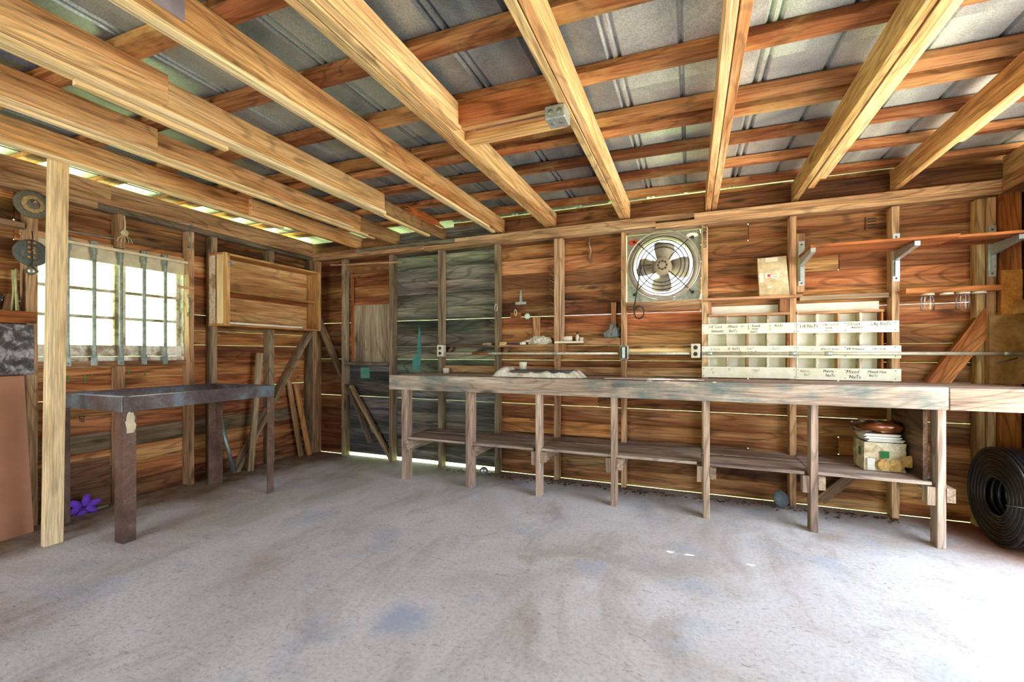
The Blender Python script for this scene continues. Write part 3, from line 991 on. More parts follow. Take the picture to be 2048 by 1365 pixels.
# ---------------- coil of black pipe
coil = empty('pipe_coil', (6.0, -0.40, 0), 'large coil of black plastic pipe standing below the workbench end', 'pipe coil')
cc = Vector((0, -0.405, 0.296))


def ring_pts(x, r, n=40, wob=0.0):
    return [Vector((x + wob * math.sin(3 * 2 * math.pi * j / n), cc.y + r * math.cos(2 * math.pi * j / n), cc.z + r * math.sin(2 * math.pi * j / n))) for j in range(n)]


for k in range(11):
    tube('pipe_turn', ring_pts(5.885 + 0.003 * (k % 2), 0.284 - k * 0.0165, 40, 0.003), 0.0092, 'black', coil, 8, True)
for k in range(1, 10):
    tube('pipe_turn', ring_pts(5.885 + k * 0.0195, 0.284 + 0.002 * math.sin(k), 40, 0.002), 0.0098, 'black', coil, 8, True)
for k in range(1, 6):
    tube('pipe_turn', ring_pts(5.885 + k * 0.034, 0.118, 30, 0.002), 0.0098, 'black', coil, 8, True)
tube('tie_wire', [Vector((5.872, cc.y - 0.11, cc.z - 0.02)), Vector((5.872, cc.y - 0.2, cc.z + 0.0)), Vector((5.872, cc.y - 0.295, cc.z + 0.02)), Vector((5.99, cc.y - 0.298, cc.z + 0.02)), Vector((6.07, cc.y - 0.298, cc.z + 0.02))], 0.003, 'chrome', coil, 6)

# ---------------- steel table frame
st = empty('steel_table_frame', (0.6, -1.85, 0), 'heavy rusty steel angle-iron table frame with an open top', 'table frame')
TX0, TX1, TY0, TY1, TZ = 0.23, 0.985, -2.385, -1.31, 0.893
XF = 0.945  # far end is a little narrower


def angle_leg(x, y, sx, sy, mat, a=0.085, b=0.07):
    bm = bmesh.new()
    t = 0.007
    bm_box(bm, min(x, x + sx * a), max(x, x + sx * a), min(y, y + sy * t), max(y, y + sy * t), 0, TZ - 0.01)
    bm_box(bm, min(x, x + sx * t), max(x, x + sx * t), min(y + sy * t, y + sy * b), max(y + sy * t, y + sy * b), 0, TZ - 0.01)
    return mesh_obj('leg', bm, mat, st)


angle_leg(TX1, TY0, -1, 1, 'rust')
lg = angle_leg(XF, TY1, -1, -1, 'rust', 0.06, 0.06)
angle_leg(TX0, TY0, 1, 1, 'rust')
angle_leg(TX0, TY1, 1, -1, 'rust')


def rail(a, b, inw):
    a, b, inw = Vector(a), Vector(b), Vector(inw)
    bm = bmesh.new()
    d = (b - a).normalized()
    up = Vector((0, 0, 1))
    for (o0, o1, z0, z1) in ((0.0, 0.007, TZ - 0.09, TZ), (0.007, 0.05, TZ - 0.007, TZ)):
        c = [a + inw * o0, b + inw * o0, b + inw * o1, a + inw * o1]
        v = [bm.verts.new(q + up * z0) for q in c] + [bm.verts.new(q + up * z1) for q in c]
        for f in BOXF:
            bm.faces.new([v[i] for i in f])
    bmesh.ops.recalc_face_normals(bm, faces=bm.faces)
    return mesh_obj('rail', bm, 'steel', st)


rail((TX1 + 0.008, TY0, 0), (XF + 0.008, TY1, 0), (-1, 0, 0))
rail((TX0, TY0 - 0.008, 0), (TX1, TY0 - 0.008, 0), (0, 1, 0))
rail((TX0, TY1 + 0.008, 0), (XF, TY1 + 0.008, 0), (0, -1, 0))
rail((TX0 - 0.008, TY0, 0), (TX0 - 0.008, TY1, 0), (1, 0, 0))
b_ = crumple('paint_blob', (0.004, 0.042, 0.13), 'cream', (TX1 + 0.001, TY0 + 0.04, 0.67), st, 11, 0.9, 1.8, 3)

# ---------------- new pine prop
tag(beam('timber_prop', (0.58, -2.543, 0.0), (0.632, -2.535, 2.462), 0.088, 0.04, 'pine', None, (0, 1, 0), bevel=0.002), 'new pale pine post propping the rafter beside the window', 'post')

# ---------------- wall cabinet
cb = empty('wall_cabinet', (0.09, -0.72, 1.41), 'open wooden wall cabinet with one shelf hung on the studs', 'cabinet')
CY0, CY1, CZ0, CZ1, CXA, CXB = -1.285, -0.17, 1.41, 2.07, 0.092, 0.285
bx('back_panel', CXA, CXA + 0.008, CY0, CY1, CZ0, CZ1, 'ply', cb)
bx('top_board', CXA + 0.009, CXB, CY0, CY1, CZ1 - 0.018, CZ1, 'ply', cb, (0.95, 0.85, 0.7))
bx('bottom_board', CXA + 0.009, CXB, CY0, CY1, CZ0, CZ0 + 0.018, 'ply', cb, (0.9, 0.75, 0.6))
bx('shelf', CXA + 0.009, CXB - 0.05, CY0 + 0.02, CY1 - 0.02, 1.725, 1.745, 'ply', cb, (0.8, 0.72, 0.58))
bx('shelf_lip', CXA + 0.009, CXA + 0.03, CY0 + 0.02, CY1 - 0.02, 1.69, 1.724, 'brace', cb, (0.8, 0.55, 0.45))
bx('side_board', CXA + 0.009, CXA + 0.085, CY0, CY0 + 0.018, CZ0 + 0.019, CZ1 - 0.019, 'whitewood', cb, (0.95, 0.82, 0.66))
bx('side_board', CXA + 0.105, CXB, CY0, CY0 + 0.018, CZ0 + 0.019, CZ1 - 0.019, 'pine', cb, (1.0, 0.96, 0.9))
bx('side_board', CXA + 0.0855, CXA + 0.1045, CY0 + 0.006, CY0 + 0.018, CZ0 + 0.019, CZ1 - 0.019, 'brace', cb, (0.6, 0.45, 0.4))
bx('side_board', CXA + 0.009, CXB, CY1 - 0.018, CY1, CZ0 + 0.019, CZ1 - 0.019, 'ply', cb, (0.85, 0.74, 0.6))
bx('front_stile', CXB + 0.0005, CXB + 0.018, CY0, CY0 + 0.05, CZ0, CZ1, 'ply', cb, (1.05, 0.95, 0.8))
bx('front_stile', CXB + 0.0005, CXB + 0.012, CY1 - 0.03, CY1, CZ0, CZ1, 'ply', cb, (0.8, 0.74, 0.62))
bx('white_trim', CXB - 0.006, CXB + 0.006, CY0 + 0.051, CY1 - 0.25, CZ0 + 0.019, CZ0 + 0.034, 'white', cb)
crumple('latch', (0.012, 0.035, 0.05), 'galv', (CXB + 0.02, CY0 + 0.045, 1.955), cb, 5, 0.5, 2.5, 2)

# ---------------- window guard of five steel bars
wg = empty('window_guard', (0.05, -1.96, 1.06), 'guard of five flattened steel bars across the window', 'window guard')
strip_o = bx('ruler_strip', 0.066, 0.078, -2.30, -1.40, 1.945, 1.965, 'cream', wg)
for (xt, yt), (xb, yb) in zip(((136, 480), (190, 490), (243, 498), (289, 507), (332, 513)), ((132, 728), (185, 730), (239, 728), (286, 727), (327, 724))):
    yy = (onX(xt, yt, 0.05).y + onX(xb, yb, 0.05).y) / 2
    bm = bmesh.new()
    bm_tube(bm, [(0.057, yy, 1.13), (0.057, yy, 1.94)], 0.0125, 10)
    bm_box(bm, 0.0525, 0.0575, yy - 0.021, yy + 0.021, 1.90, 1.995)
    bm_box(bm, 0.0525, 0.0575, yy - 0.020, yy + 0.020, 1.068, 1.15)
    b = mesh_obj('bar', bm, 'bar', wg, False)
    for zz in (1.98, 1.085):
        lathe('bolt', [(0.006, 0), (0.006, 0.004), (0.0, 0.005)], 'galv', (0.058, yy, zz), 'X', b, 8)

# ---------------- left wall: shelf corner, wheels and odd pieces
sh = empty('corner_shelf', (0.06, -2.75, 1.35), 'orange-stained plank shelf at the far left beside the window', 'shelf')
bx('front_board', 0.10, 0.122, -3.10, -2.44, 1.357, 1.436, 'brace', sh, (1.05, 0.85, 0.7))
bx('shelf_board', 0.002, 0.099, -3.05, -2.478, 1.395, 1.412, 'brace', sh, (0.9, 0.8, 0.66))
tag(bx('wall_ledge', 0.001, 0.11, -3.05, -2.49, 1.985, 2.02, 'stud'), 'short grey-brown ledge board high beside the grinding discs', 'ledge')
for i, (a, b) in enumerate((((25, 540), (29, 615)), ((33, 538), (22, 617)), ((27, 541), (38, 616)), ((31, 539), (33, 618)))):
    q0, q1 = onX(*a, 0.05 + 0.012 * i), onX(*b, 0.06 + 0.009 * i)
    q1.z = 1.416
    tag(tube('wooden_dowel', [q0, q1], 0.006, 'card', None, 8, tint=(0.85, 1.0, 0.8)), 'thin pale dowel leaning on the corner shelf', 'dowel', 'pale dowels on the corner shelf')
q = onX(15, 600, 0.06)
sw = empty('hand_plane', (q.x, q.y, 1.413), 'brown wooden tool with a black grip on the corner shelf', 'tool')
beam('tool_body', (0.06, q.y, 1.413), (0.05, q.y + 0.02, 1.545), 0.06, 0.02, 'darkply', sw, (0, 1, 0), (1.5, 1.3, 1.2))
beam('tool_grip', (0.06, q.y - 0.06, 1.45), (0.055, q.y - 0.03, 1.53), 0.02, 0.03, 'black', sw, (0, 1, 0))
for nm, lab, pc, r, m1, m2 in (('grinding_disc', 'worn grinding disc with a tan face hung high on the stud', (66, 409), 0.092, 'abrasive', 'tan'), ('grinding_disc', 'grey perforated abrasive disc hung lower on the stud', (63, 506), 0.088, 'discgrey', 'discgrey')):
    q = onX(*pc, 0.105)
    e = empty(nm, (0.095, q.y, q.z), lab, 'grinding disc')
    lathe('disc', [(0.012, 0.0), (r, 0.0), (r, 0.012), (r * 0.66, 0.014), (0.012, 0.014)], m1, (0.094, q.y, q.z), 'X', e, 36)
    lathe('face_ring', [(0.012, 0.0), (r * 0.62, 0.0), (r * 0.60, 0.003), (0.012, 0.003)], m2, (0.1085, q.y, q.z), 'X', e, 30, tint=(1, 1, 1))
    if m2 == 'tan':
        lathe('hub_dish', [(0.012, 0.0), (0.034, 0.0), (0.034, 0.002), (0.012, 0.001)], 'abrasive', (0.112, q.y, q.z), 'X', e, 20)
    nail((0.092, q.y, q.z + 0.008), (1, 0, 0.1), 0.05, e, 0.004)
q = onX(63, 480, 0.12)
ch = empty('hanging_chain', (0.12, q.y, 1.70), 'rusty hook chain with a ribbed spring hanging over the grey disc', 'chain')
zt_ = onX(60, 462, 0.12).z
tube('hook_wire', [(0.125, q.y, zt_), (0.127, q.y + 0.004, zt_ - 0.06), (0.127, q.y, 1.74)], 0.003, 'wire', ch, 6)
for i in range(4):
    for s_ in (-1, 1):
        o = crumple('link', (0.014, 0.018, 0.02), 'tan', (0.127, q.y + s_ * 0.013, 1.79 + i * 0.032), ch, i, 0.2, 2, 2, True)
        o.color = (1.0, 0.75, 0.55, 1)
lathe('spring', [(0.001, 0)] + [((0.012 + 0.024 * math.sin(math.pi * k / 12)) * (1 if k % 2 else 0.8), 0.004 + 0.009 * k / 2) for k in range(13)] + [(0.001, 0.066)], 'chrome', (0.127, q.y, 1.675), 'Z', ch, 14, tint=(0.7, 0.66, 0.6))

tag(bx('tar_sheet', 0.093, 0.10, -2.95, -2.444, 1.018, 1.35, 'bark'), 'crackled grey-black tar sheet hung below the corner shelf', 'sheet')
hb = bmesh.new()
V = [(0.262, -3.10, 0.0), (0.222, -2.49, 0.0), (0.124, -2.50, 1.012), (0.158, -3.10, 1.012)]
vv = [hb.verts.new(v) for v in V] + [hb.verts.new((v[0] - 0.012, v[1], v[2])) for v in V]
for f in ((0, 1, 2, 3), (7, 6, 5, 4), (0, 4, 5, 1), (1, 5, 6, 2), (2, 6, 7, 3), (3, 7, 4, 0)):
    hb.faces.new([vv[i] for i in f])
bmesh.ops.recalc_face_normals(hb, faces=hb.faces)
tag(mesh_obj('hardboard_sheet', hb, 'hardboard'), 'smooth tan hardboard panel leaning below the tar sheet', 'panel')
tag(bx('plywood_offcut', 0.004, 0.014, -2.40, -1.985, 0.0, 0.365, 'darkply', None, (1.3, 1.15, 1.0)), 'stained plywood offcut at the wall foot behind the steel table', 'plywood')
pts = [onX(118, 1046, 0.13), onX(150, 1033, 0.12), onX(185, 1022, 0.115), onX(216, 1012, 0.11)]
for p_ in pts:
    p_.z = 0.012
tag(tube('floor_pipe', pts, 0.011, 'galv', None, 8, tint=(0.7, 0.7, 0.6)), 'thin grey pipe lying along the left wall foot', 'pipe')
fl = empty('purple_flower', (0.14, -2.12, 0), 'purple artificial flower with drooping petals on the floor', 'flower')
q = onX(168, 1018, 0.14)
for k in range(6):
    a = k * math.pi / 3 + 0.3
    c_ = Vector((0.135, q.y + 0.062 * math.cos(a), 0.055 + 0.045 * math.sin(a)))
    bm = bmesh.new()
    bmesh.ops.create_icosphere(bm, subdivisions=2, radius=1.0)
    mt = Matrix.Translation(c_) @ Matrix.Rotation(a, 4, 'X') @ Matrix.Diagonal((0.012, 0.045, 0.026, 1))
    for v in bm.verts:
        v.co = mt @ (v.co * (1 + 0.18 * noise.noise(v.co * 2 + Vector((k, 0, 0)))))
        v.co.z = max(0.002, v.co.z)
    mesh_obj('petal', bm, 'purple', fl, True)
tube('stem', [(0.14, q.y, 0.05), (0.15, q.y - 0.05, 0.02), (0.15, q.y - 0.12, 0.008)], 0.003, 'black', fl, 6)
q = onX(127, 1018, 0.16)
tag(tube('rubber_ring', [Vector((0.15 + 0.0, q.y + 0.032 * math.cos(t * math.pi / 10), 0.045 + 0.034 * math.sin(t * math.pi / 10))) for t in range(20)], 0.010, 'black', None, 8, True), 'small black rubber ring beside the pine post foot', 'ring')

# leaning lengths near the far left corner
def lean(name, top, bot, w, t, mat, label, cat, tint=None, up=(0, 1, 0)):
    return tag(beam(name, bot, top, w, t, mat, None, up, tint), label, cat)


lean('leaning_plank', (0.115, -0.79, 1.16), (0.16, -0.93, 0.0), 0.06, 0.022, 'greystud', 'narrow grey plank leaning by the wall brace', 'plank', (0.95, 0.86, 0.74))
tp = onX(574, 764, 0.03)
lean('leaning_plank', (0.035, -0.375, 0.86), (0.10, -0.262, 0.0), 0.06, 0.018, 'stud', 'taller pale plank of the pair leaning near the corner', 'plank', (1, 0.88, 0.72))
lean('leaning_plank', (0.06, -0.30, 0.815), (0.15, -0.195, 0.0), 0.055, 0.018, 'brace', 'shorter orange plank of the pair leaning near the corner', 'plank', (1.0, 0.95, 0.85))
q0, q1 = onX(441, 838, 0.06), onX(468, 947, 0.14)
q1.z = 0.02
tag(tube('steel_pipe', [q0, q1], 0.017, 'galv', None, 12, tint=(0.55, 0.6, 0.62)), 'dull grey steel pipe leaning behind the steel table', 'pipe')

# small things hanging on the left wall
def wrench(p, L, ang, label):
    e = empty('wrench', p, label, 'wrench')
    d = Vector((0, math.sin(ang), -math.cos(ang)))
    p = Vector(p)
    bm = bmesh.new()
    b0, b1 = p, p + d * L
    bm_tube(bm, [b0, b1], [0.006, 0.007], 6)
    mesh_obj('shank', bm, 'galv', e, True, tint=(0.62, 0.58, 0.52))
    tube('ring_end', [p - d * 0.014 + Vector((0, 0.013 * math.cos(t * math.pi / 8), 0.013 * math.sin(t * math.pi / 8))) for t in range(16)], 0.005, 'galv', e, 6, True, tint=(0.62, 0.58, 0.52))
    q = b1 + d * 0.016
    tube('open_jaw', [q + Vector((0, 0.017 * math.cos(t), 0.017 * math.sin(t))) for t in [(-0.3 + 0.42 * k) for k in range(12)]], 0.006, 'galv', e, 6, False, tint=(0.62, 0.58, 0.52))
    return e


q = onX(381, 452, 0.10)
wrench((0.10, q.y, q.z), 0.19, -0.04, 'long combination wrench hanging on the stud above the window corner')
q = onX(378, 596, 0.10)
wrench((0.10, q.y, q.z), 0.13, 0.02, 'small slim wrench hanging on the stud beside the window')
q = onX(372, 576, 0.10)
tag(bx('wooden_peg', 0.092, 0.11, q.y - 0.07, q.y + 0.06, q.z - 0.008, q.z + 0.01, 'stud', None, (1, 0.8, 0.65)), 'short wooden peg bar above the small wrench', 'peg')
q = onX(249, 440, 0.10)
rp = empty('rope_knot', (0.1, q.y, q.z - 0.1), 'frayed pale rope knot hanging above the window', 'rope')
tube('rope', [(0.096, q.y, 2.228), (0.10, q.y + 0.005, 2.17), (0.104, q.y, 2.11)], 0.006, 'card', rp, 6)
crumple('knot', (0.025, 0.05, 0.055), 'card', (0.104, q.y, 2.075), rp, 2, 0.5, 3, 2)
for k in range(5):
    tube('strand', [(0.104, q.y, 2.085), (0.108, q.y + 0.02 * (k - 2), 2.05), (0.105, q.y + 0.026 * (k - 2), 2.02)], 0.0022, 'card', rp, 5)
q0, q1 = onX(132, 462, 0.02), onX(350, 499, 0.02)
tag(tube('steel_rod', [q0 + Vector((0.012, 0, 0)), q1 + Vector((0.012, 0, 0))], 0.005, 'galv', None, 8, tint=(0.5, 0.55, 0.58)), 'thin steel rod lying across the boards above the window', 'rod')

# ---------------- back wall: things in the left bays
tag(bx('plywood_sheet', 0.60, 1.172, -0.012, -0.002, 1.062, 1.70, 'greyply'), 'knotty grey plywood panel fixed between the studs', 'panel')
tag(bx('narrow_board', 0.60, 0.635, -0.03, -0.0125, 1.066, 2.03, 'brace', None, (0.9, 0.7, 0.58)), 'upright orange-brown slat beside the grey plywood panel', 'slat')
tag(bx('bay_ledge', 0.562, 1.172, -0.10, -0.002, 1.03, 1.058, 'greystud'), 'rough ledge under the grey plywood panel', 'ledge')
q = onY(728, 754, -0.01)
tag(bx('teal_offcut', q.x - 0.04, q.x + 0.08, -0.02, -0.004, 0.88, 1.0, 'teal', None, (0.8, 0.85, 0.75)), 'small teal painted offcut under the panel ledge', 'offcut')
q0, q1 = onY(661, 531, -0.097), onY(803, 524.5, -0.097)
tag(beam('long_lath', q0, q1, 0.016, 0.006, 'stud', None, (0, 0, 1), (1.05, 0.92, 0.78)), 'thin lath nailed across the two studs near the corner', 'lath')

# bay ledges
LED = [('bay_ledge', 1.827, 2.412, -0.085, 1.222, 'greystud', 'dark ledge between studs right of the first outlet box'),
       ('bay_ledge', 2.458, 3.012, -0.085, 1.222, 'stud', 'brown ledge between studs holding crumpled newspaper'),
       ('bay_ledge', 3.66, 4.255, -0.085, 1.170, 'pine', 'pale ledge below the fan holding loose tools')]
for nm, a, b, y0, zz, m, lab in LED:
    e = empty(nm, ((a + b) / 2, -0.05, zz), lab, 'ledge')
    bx('shelf_board', a, b, y0, -0.002, zz, zz + 0.018, m, e, (0.85, 0.72, 0.6))
    if m != 'pine':
        beam('end_block', (a + 0.03, -0.04, zz - 0.07), (a + 0.10, -0.04, zz - 0.004), 0.03, 0.03, m, e, (0, 1, 0), (0.6, 0.5, 0.4))
    else:
        bx('front_lip', a, b - 0.04, y0 - 0.012, y0 - 0.001, zz - 0.02, zz + 0.03, m, e, (1, 0.86, 0.66))
e = empty('bay_ledge', (3.33, -0.05, 1.25), 'two-piece ledge with a white end under the spray bottle', 'ledge')
bx('white_board', 3.028, 3.29, -0.115, -0.092, 1.252, 1.268, 'white', e, (0.92, 0.9, 0.8))
bx('white_board', 3.06, 3.29, -0.0915, -0.002, 1.252, 1.268, 'white', e, (0.92, 0.9, 0.8))
bx('front_lip', 3.29, 3.612, -0.085, -0.066, 1.235, 1.292, 'stud', e, (0.95, 0.75, 0.62))
bx('shelf_board', 3.29, 3.612, -0.065, -0.002, 1.262, 1.278, 'stud', e)
bx('support_block', 3.06, 3.105, -0.08, -0.004, 1.16, 1.251, 'stud', e, (1.05, 0.82, 0.62))


def item(o, label, cat, group=None):
    return tag(o, label, cat, group)


zl = 1.2405
item(bx('wood_block', 2.465, 2.525, -0.08, -0.04, zl, zl + 0.026, 'pine', None, (1, 0.9, 0.7)), 'small pale wood block at the end of the newspaper ledge', 'block')
item(tube('blue_marker', [(2.54, -0.06, zl + 0.007), (2.66, -0.05, zl + 0.007)], 0.006, 'slate', None, 8, tint=(0.5, 0.6, 1.4)), 'thin blue-grey marker lying on the newspaper ledge', 'marker')
item(crumple('paper_scrap', (0.06, 0.04, 0.035), 'paper', (2.70, -0.05, zl), None, 3, 0.6, 3, 2), 'small white paper scrap on the newspaper ledge', 'paper')
item(crumple('crumpled_newspaper', (0.24, 0.08, 0.085), 'cloth', (2.86, -0.045, zl), None, 6, 0.6, 3.5, 3), 'crumpled grey newspaper lying on the bay ledge', 'newspaper')
item(crumple('leaf_litter', (0.10, 0.04, 0.025), 'card', (2.33, -0.05, zl), None, 8, 0.7, 4, 2), 'dry tan scraps at the end of the dark ledge', 'scraps')
z2 = 1.279
item(lathe('paper_roll', [(0.0, 0), (0.024, 0), (0.024, 0.10), (0.0, 0.10)], 'paper', (3.075, -0.045, 1.294), 'X', None, 14, tint=(0.9, 0.78, 0.68)), 'pinkish roll of paper on the white ledge board', 'paper roll')
e = empty('spray_bottle', (3.225, -0.06, 1.269), 'small pale bottle with a dark cap on the white ledge', 'bottle')
lathe('bottle_body', [(0.0, 0), (0.016, 0), (0.017, 0.045), (0.009, 0.055), (0.009, 0.062)], 'outlet', (3.225, -0.06, 1.269), 'Z', e, 14, tint=(0.95, 0.85, 0.85))
lathe('cap', [(0.0, 0), (0.010, 0), (0.010, 0.022), (0.0, 0.024)], 'socket', (3.225, -0.06, 1.331), 'Z', e, 12)
item(bx('card_packet', 3.25, 3.285, -0.075, -0.055, 1.269, 1.302, 'paper', None, (0.9, 0.72, 0.68)), 'small pink packet beside the pale bottle', 'packet')
item(tube('chisel_handle', [(3.35, -0.045, z2 + 0.010), (3.46, -0.04, z2 + 0.010)], [0.009, 0.006], 'card', None, 8), 'short tan tool handle on the ledge right of the bottle', 'tool')
e = empty('plastic_sack', (3.545, -0.045, z2), 'crumpled grey plastic sack with a green corner on the ledge', 'bag')
bm = bmesh.new()
bmesh.ops.create_icosphere(bm, subdivisions=3, radius=1.0)
for v in bm.verts:
    n_ = 1 + 0.4 * noise.noise(v.co * 3.2 + Vector((4, 4, 4)))
    t_ = (v.co.z + 1) / 2
    v.co = Vector((3.525 + v.co.x * 0.085 * n_ * (1.15 - t_ * 0.9) + 0.02 * t_, -0.045 + v.co.y * 0.035 * n_ * (1.1 - t_ * 0.7), z2 + 0.004 + max(0, t_ * 0.145 * n_ - 0.01)))
mesh_obj('sack_body', bm, 'slate', e, False, tint=(1.9, 1.85, 1.75))
crumple('green_corner', (0.07, 0.05, 0.035), 'green', (3.565, -0.055, z2 + 0.002), e, 2, 0.4, 3, 2).color = (1.6, 1.9, 2.0, 1)
z3 = 1.1885
for k, (xa, xb, r_, m_, lab) in enumerate(((3.80, 4.0, 0.011, 'card', 'pale wooden file handle on the ledge below the fan'), (3.70, 3.78, 0.009, 'socket', 'short dark socket tool on the ledge below the fan'), (4.02, 4.12, 0.007, 'red', 'thin red-handled driver on the ledge below the fan'), (4.13, 4.2, 0.010, 'galv', 'stubby grey bolt on the ledge below the fan'))):
    item(tube('hand_tool', [(xa, -0.05, z3 + r_), ((xa + xb) / 2, -0.045, z3 + r_), (xb, -0.04, z3 + r_)], [r_, r_ * 1.0, r_ * 0.7], m_, None, 8), lab, 'tool')

# hung hardware
q = onY(1042, 600, -0.004)
e = empty('strap_hinge', (q.x, -0.006, q.z), 'rusty grey T-shaped strap hinge nailed to the boards', 'hinge')
beam('strap', (q.x, -0.008, q.z - 0.02), (q.x, -0.008, q.z + 0.09), 0.028, 0.004, 'galv', e, (1, 0, 0), (0.55, 0.55, 0.55), taper=0.5)
bx('cross_leaf', q.x - 0.055, q.x + 0.055, -0.012, -0.006, q.z - 0.045, q.z - 0.021, 'galv', e, (0.55, 0.55, 0.55))
q = onY(1032, 626, -0.004)
tag(tube('wire_loop', [Vector((q.x + 0.011 * math.sin(t) * (1 if t < math.pi else 1), -0.018, q.z + 0.0 + 0.028 * math.cos(t))) for t in [k * 2 * math.pi / 16 for k in range(16)]], 0.004, 'cream', None, 6, True), 'cream wire loop hung over a small wood block', 'loop')
tag(bx('hook_block', q.x - 0.055, q.x + 0.055, -0.013, -0.002, q.z - 0.06, q.z + 0.0, 'brace', None, (1, 0.86, 0.66)), 'small orange wood block nailed under the hinge', 'block')
q = onY(1055, 633, -0.01)
pr_ = []
for k in range(8):
    pr_ += [(0.022, k), (0.030, k)]
bm = bmesh.new()
f_, b_2 = [], []
for k in range(24):
    a = k * 2 * math.pi / 24
    r_ = 0.030 if (k % 3) else 0.021
    f_.append(bm.verts.new((q.x + r_ * math.cos(a), -0.014, q.z + r_ * math.sin(a))))
    b_2.append(bm.verts.new((q.x + r_ * math.cos(a), -0.004, q.z + r_ * math.sin(a))))
bm.faces.new(f_)
bm.faces.new(b_2[::-1])
for k in range(24):
    bm.faces.new((f_[k], b_2[k], b_2[(k + 1) % 24], f_[(k + 1) % 24]))
bmesh.ops.recalc_face_normals(bm, faces=bm.faces)
tag(mesh_obj('toothed_wheel', bm, 'galv', None, tint=(0.85, 0.85, 0.8)), 'small pale toothed wheel hung on the boards', 'gear')
q = onY(1066, 645, -0.004)
tag(bx('board_patch', q.x, q.x + 0.075, -0.014, -0.002, 1.275, 1.50, 'stud', None, (1, 0.82, 0.66)), 'upright pale patch board nailed beside the toothed wheel', 'board')
q = onY(1181, 482, -0.012)
tag(tube('leather_strap', [(q.x, -0.02, q.z + 0.015), (q.x - 0.012, -0.02, q.z - 0.03), (q.x + 0.006, -0.02, q.z - 0.09), (q.x - 0.008, -0.02, q.z - 0.15), (q.x + 0.012, -0.02, q.z - 0.205)], [0.006, 0.008, 0.007, 0.009, 0.004], 'greyply', None, 6), 'grey twisted strap hanging in the bay left of the fan', 'strap')
q = onY(1226, 620, -0.01)
tag(bx('nailed_batten', q.x - 0.012, q.x + 0.03, -0.03, -0.002, 1.40, 1.61, 'stud', None, (0.9, 0.7, 0.56)), 'short upright batten nailed beside the fan stud', 'batten')
for px_, py_, lab in ((1136, 596, 'thin wire ring hanging left of the fan bay'), (1208, 590, 'bent wire hook left of the fan batten')):
    q = onY(px_, py_, -0.01)
    tag(tube('wire_hook', [Vector((q.x + 0.016 * math.cos(t * 0.45), -0.012, q.z + 0.022 * math.sin(t * 0.45))) for t in range(11)], 0.0025, 'wire', None, 6), lab, 'hook')
q = onY(998, 612, -0.1)
tag(tube('carabiner', [Vector((2.435 + 0.012 * math.cos(t), -0.096, 1.60 + 0.035 * math.sin(t))) for t in [k * 2 * math.pi / 16 for k in range(16)]], 0.0035, 'chrome', None, 6, True), 'steel snap link hanging on the stud in mid wall', 'snap link')

# ---------------- conduit with its boxes
YC = -0.135
cd = empty('electrical_conduit', (3.9, YC, 1.16), 'long pale conduit pipe running along the wall above the workbench', 'conduit')
tube('pipe', [(1.90, YC, 1.158), (3.60, YC, 1.158)], 0.0115, 'conduit', cd, 12)
tube('pipe', [(3.70, YC, 1.158), (4.165, YC, 1.158)], 0.0115, 'conduit', cd, 12)
tube('pipe', [(4.255, YC, 1.158), (6.16, YC, 1.158)], 0.0115, 'conduit', cd, 12)
for xx in (2.43, 3.04, 4.31, 4.88, 5.10, 6.07):
    tube('coupling', [(xx - 0.022, YC, 1.158), (xx - 0.02, YC, 1.158), (xx + 0.02, YC, 1.158), (xx + 0.022, YC, 1.158)], [0.012, 0.0155, 0.0155, 0.012], 'galv', cd, 12)
tube('rust_sleeve', [(2.20, YC, 1.158), (2.38, YC, 1.158)], 0.0125, 'rust', cd, 12, tint=(1.6, 1.0, 0.5))


def outlet(x, z, label, mat='outlet', open_=False, w=0.07, h=0.115):
    e = empty('outlet_box', (x, -0.1, z), label, 'outlet')
    bx('box', x - w / 2, x + w / 2, -0.155, -0.092, z - h / 2, z + h / 2, 'galv' if open_ else mat, e, bevel=0.004)
    if open_:
        bx('face_plate', x - w / 2 + 0.006, x + w / 2 - 0.006, -0.160, -0.1555, z - h / 2 + 0.006, z + h / 2 - 0.006, 'socket', e)
        bx('yoke', x - 0.012, x + 0.012, -0.166, -0.1605, z - 0.045, z + 0.045, 'galv', e)
    else:
        for s_ in (-1, 1):
            lathe('socket', [(0.0, 0.002), (0.0155, 0.002), (0.017, 0.0)], 'socket', (x, -0.1555, z + s_ * 0.026), '-Y', e, 16, tint=(1.6, 1.4, 1.1) if x < 3 else None)
    return e


q = onY(868, 703, -0.15)
outlet(1.845, 1.185, 'pale duplex outlet box at the far end of the conduit')
outlet(3.648, 1.165, 'open steel outlet box without a cover on the conduit', open_=True)
outlet(4.21, 1.18, 'ivory duplex outlet box beside the white bolt bins')

# ---------------- exhaust fan
FX, FZ, FY = 3.957, 1.888, -0.062
fan = empty('exhaust_fan', (FX, FY, FZ), 'square galvanised exhaust fan with four dusty blades set in the wall', 'exhaust fan')
bm = bmesh.new()
N = 64
hw, hh = 0.293, 0.286
RO = 0.262
inn, out = [], []
for k in range(N):
    a = 2 * math.pi * k / N
    c, s_ = math.cos(a), math.sin(a)
    m_ = max(abs(c) / hw, abs(s_) / hh)
    inn.append(bm.verts.new((FX + RO * c, FY, FZ + RO * s_)))
    out.append(bm.verts.new((FX + c / m_, FY, FZ + s_ / m_)))
for k in range(N):
    bm.faces.new((inn[k], inn[(k + 1) % N], out[(k + 1) % N], out[k]))
r_ = bmesh.ops.extrude_face_region(bm, geom=bm.faces[:])
for v in [g for g in r_['geom'] if isinstance(g, bmesh.types.BMVert)]:
    v.co.y += 0.004
bmesh.ops.recalc_face_normals(bm, faces=bm.faces)
mesh_obj('plate', bm, 'fanplate', fan)
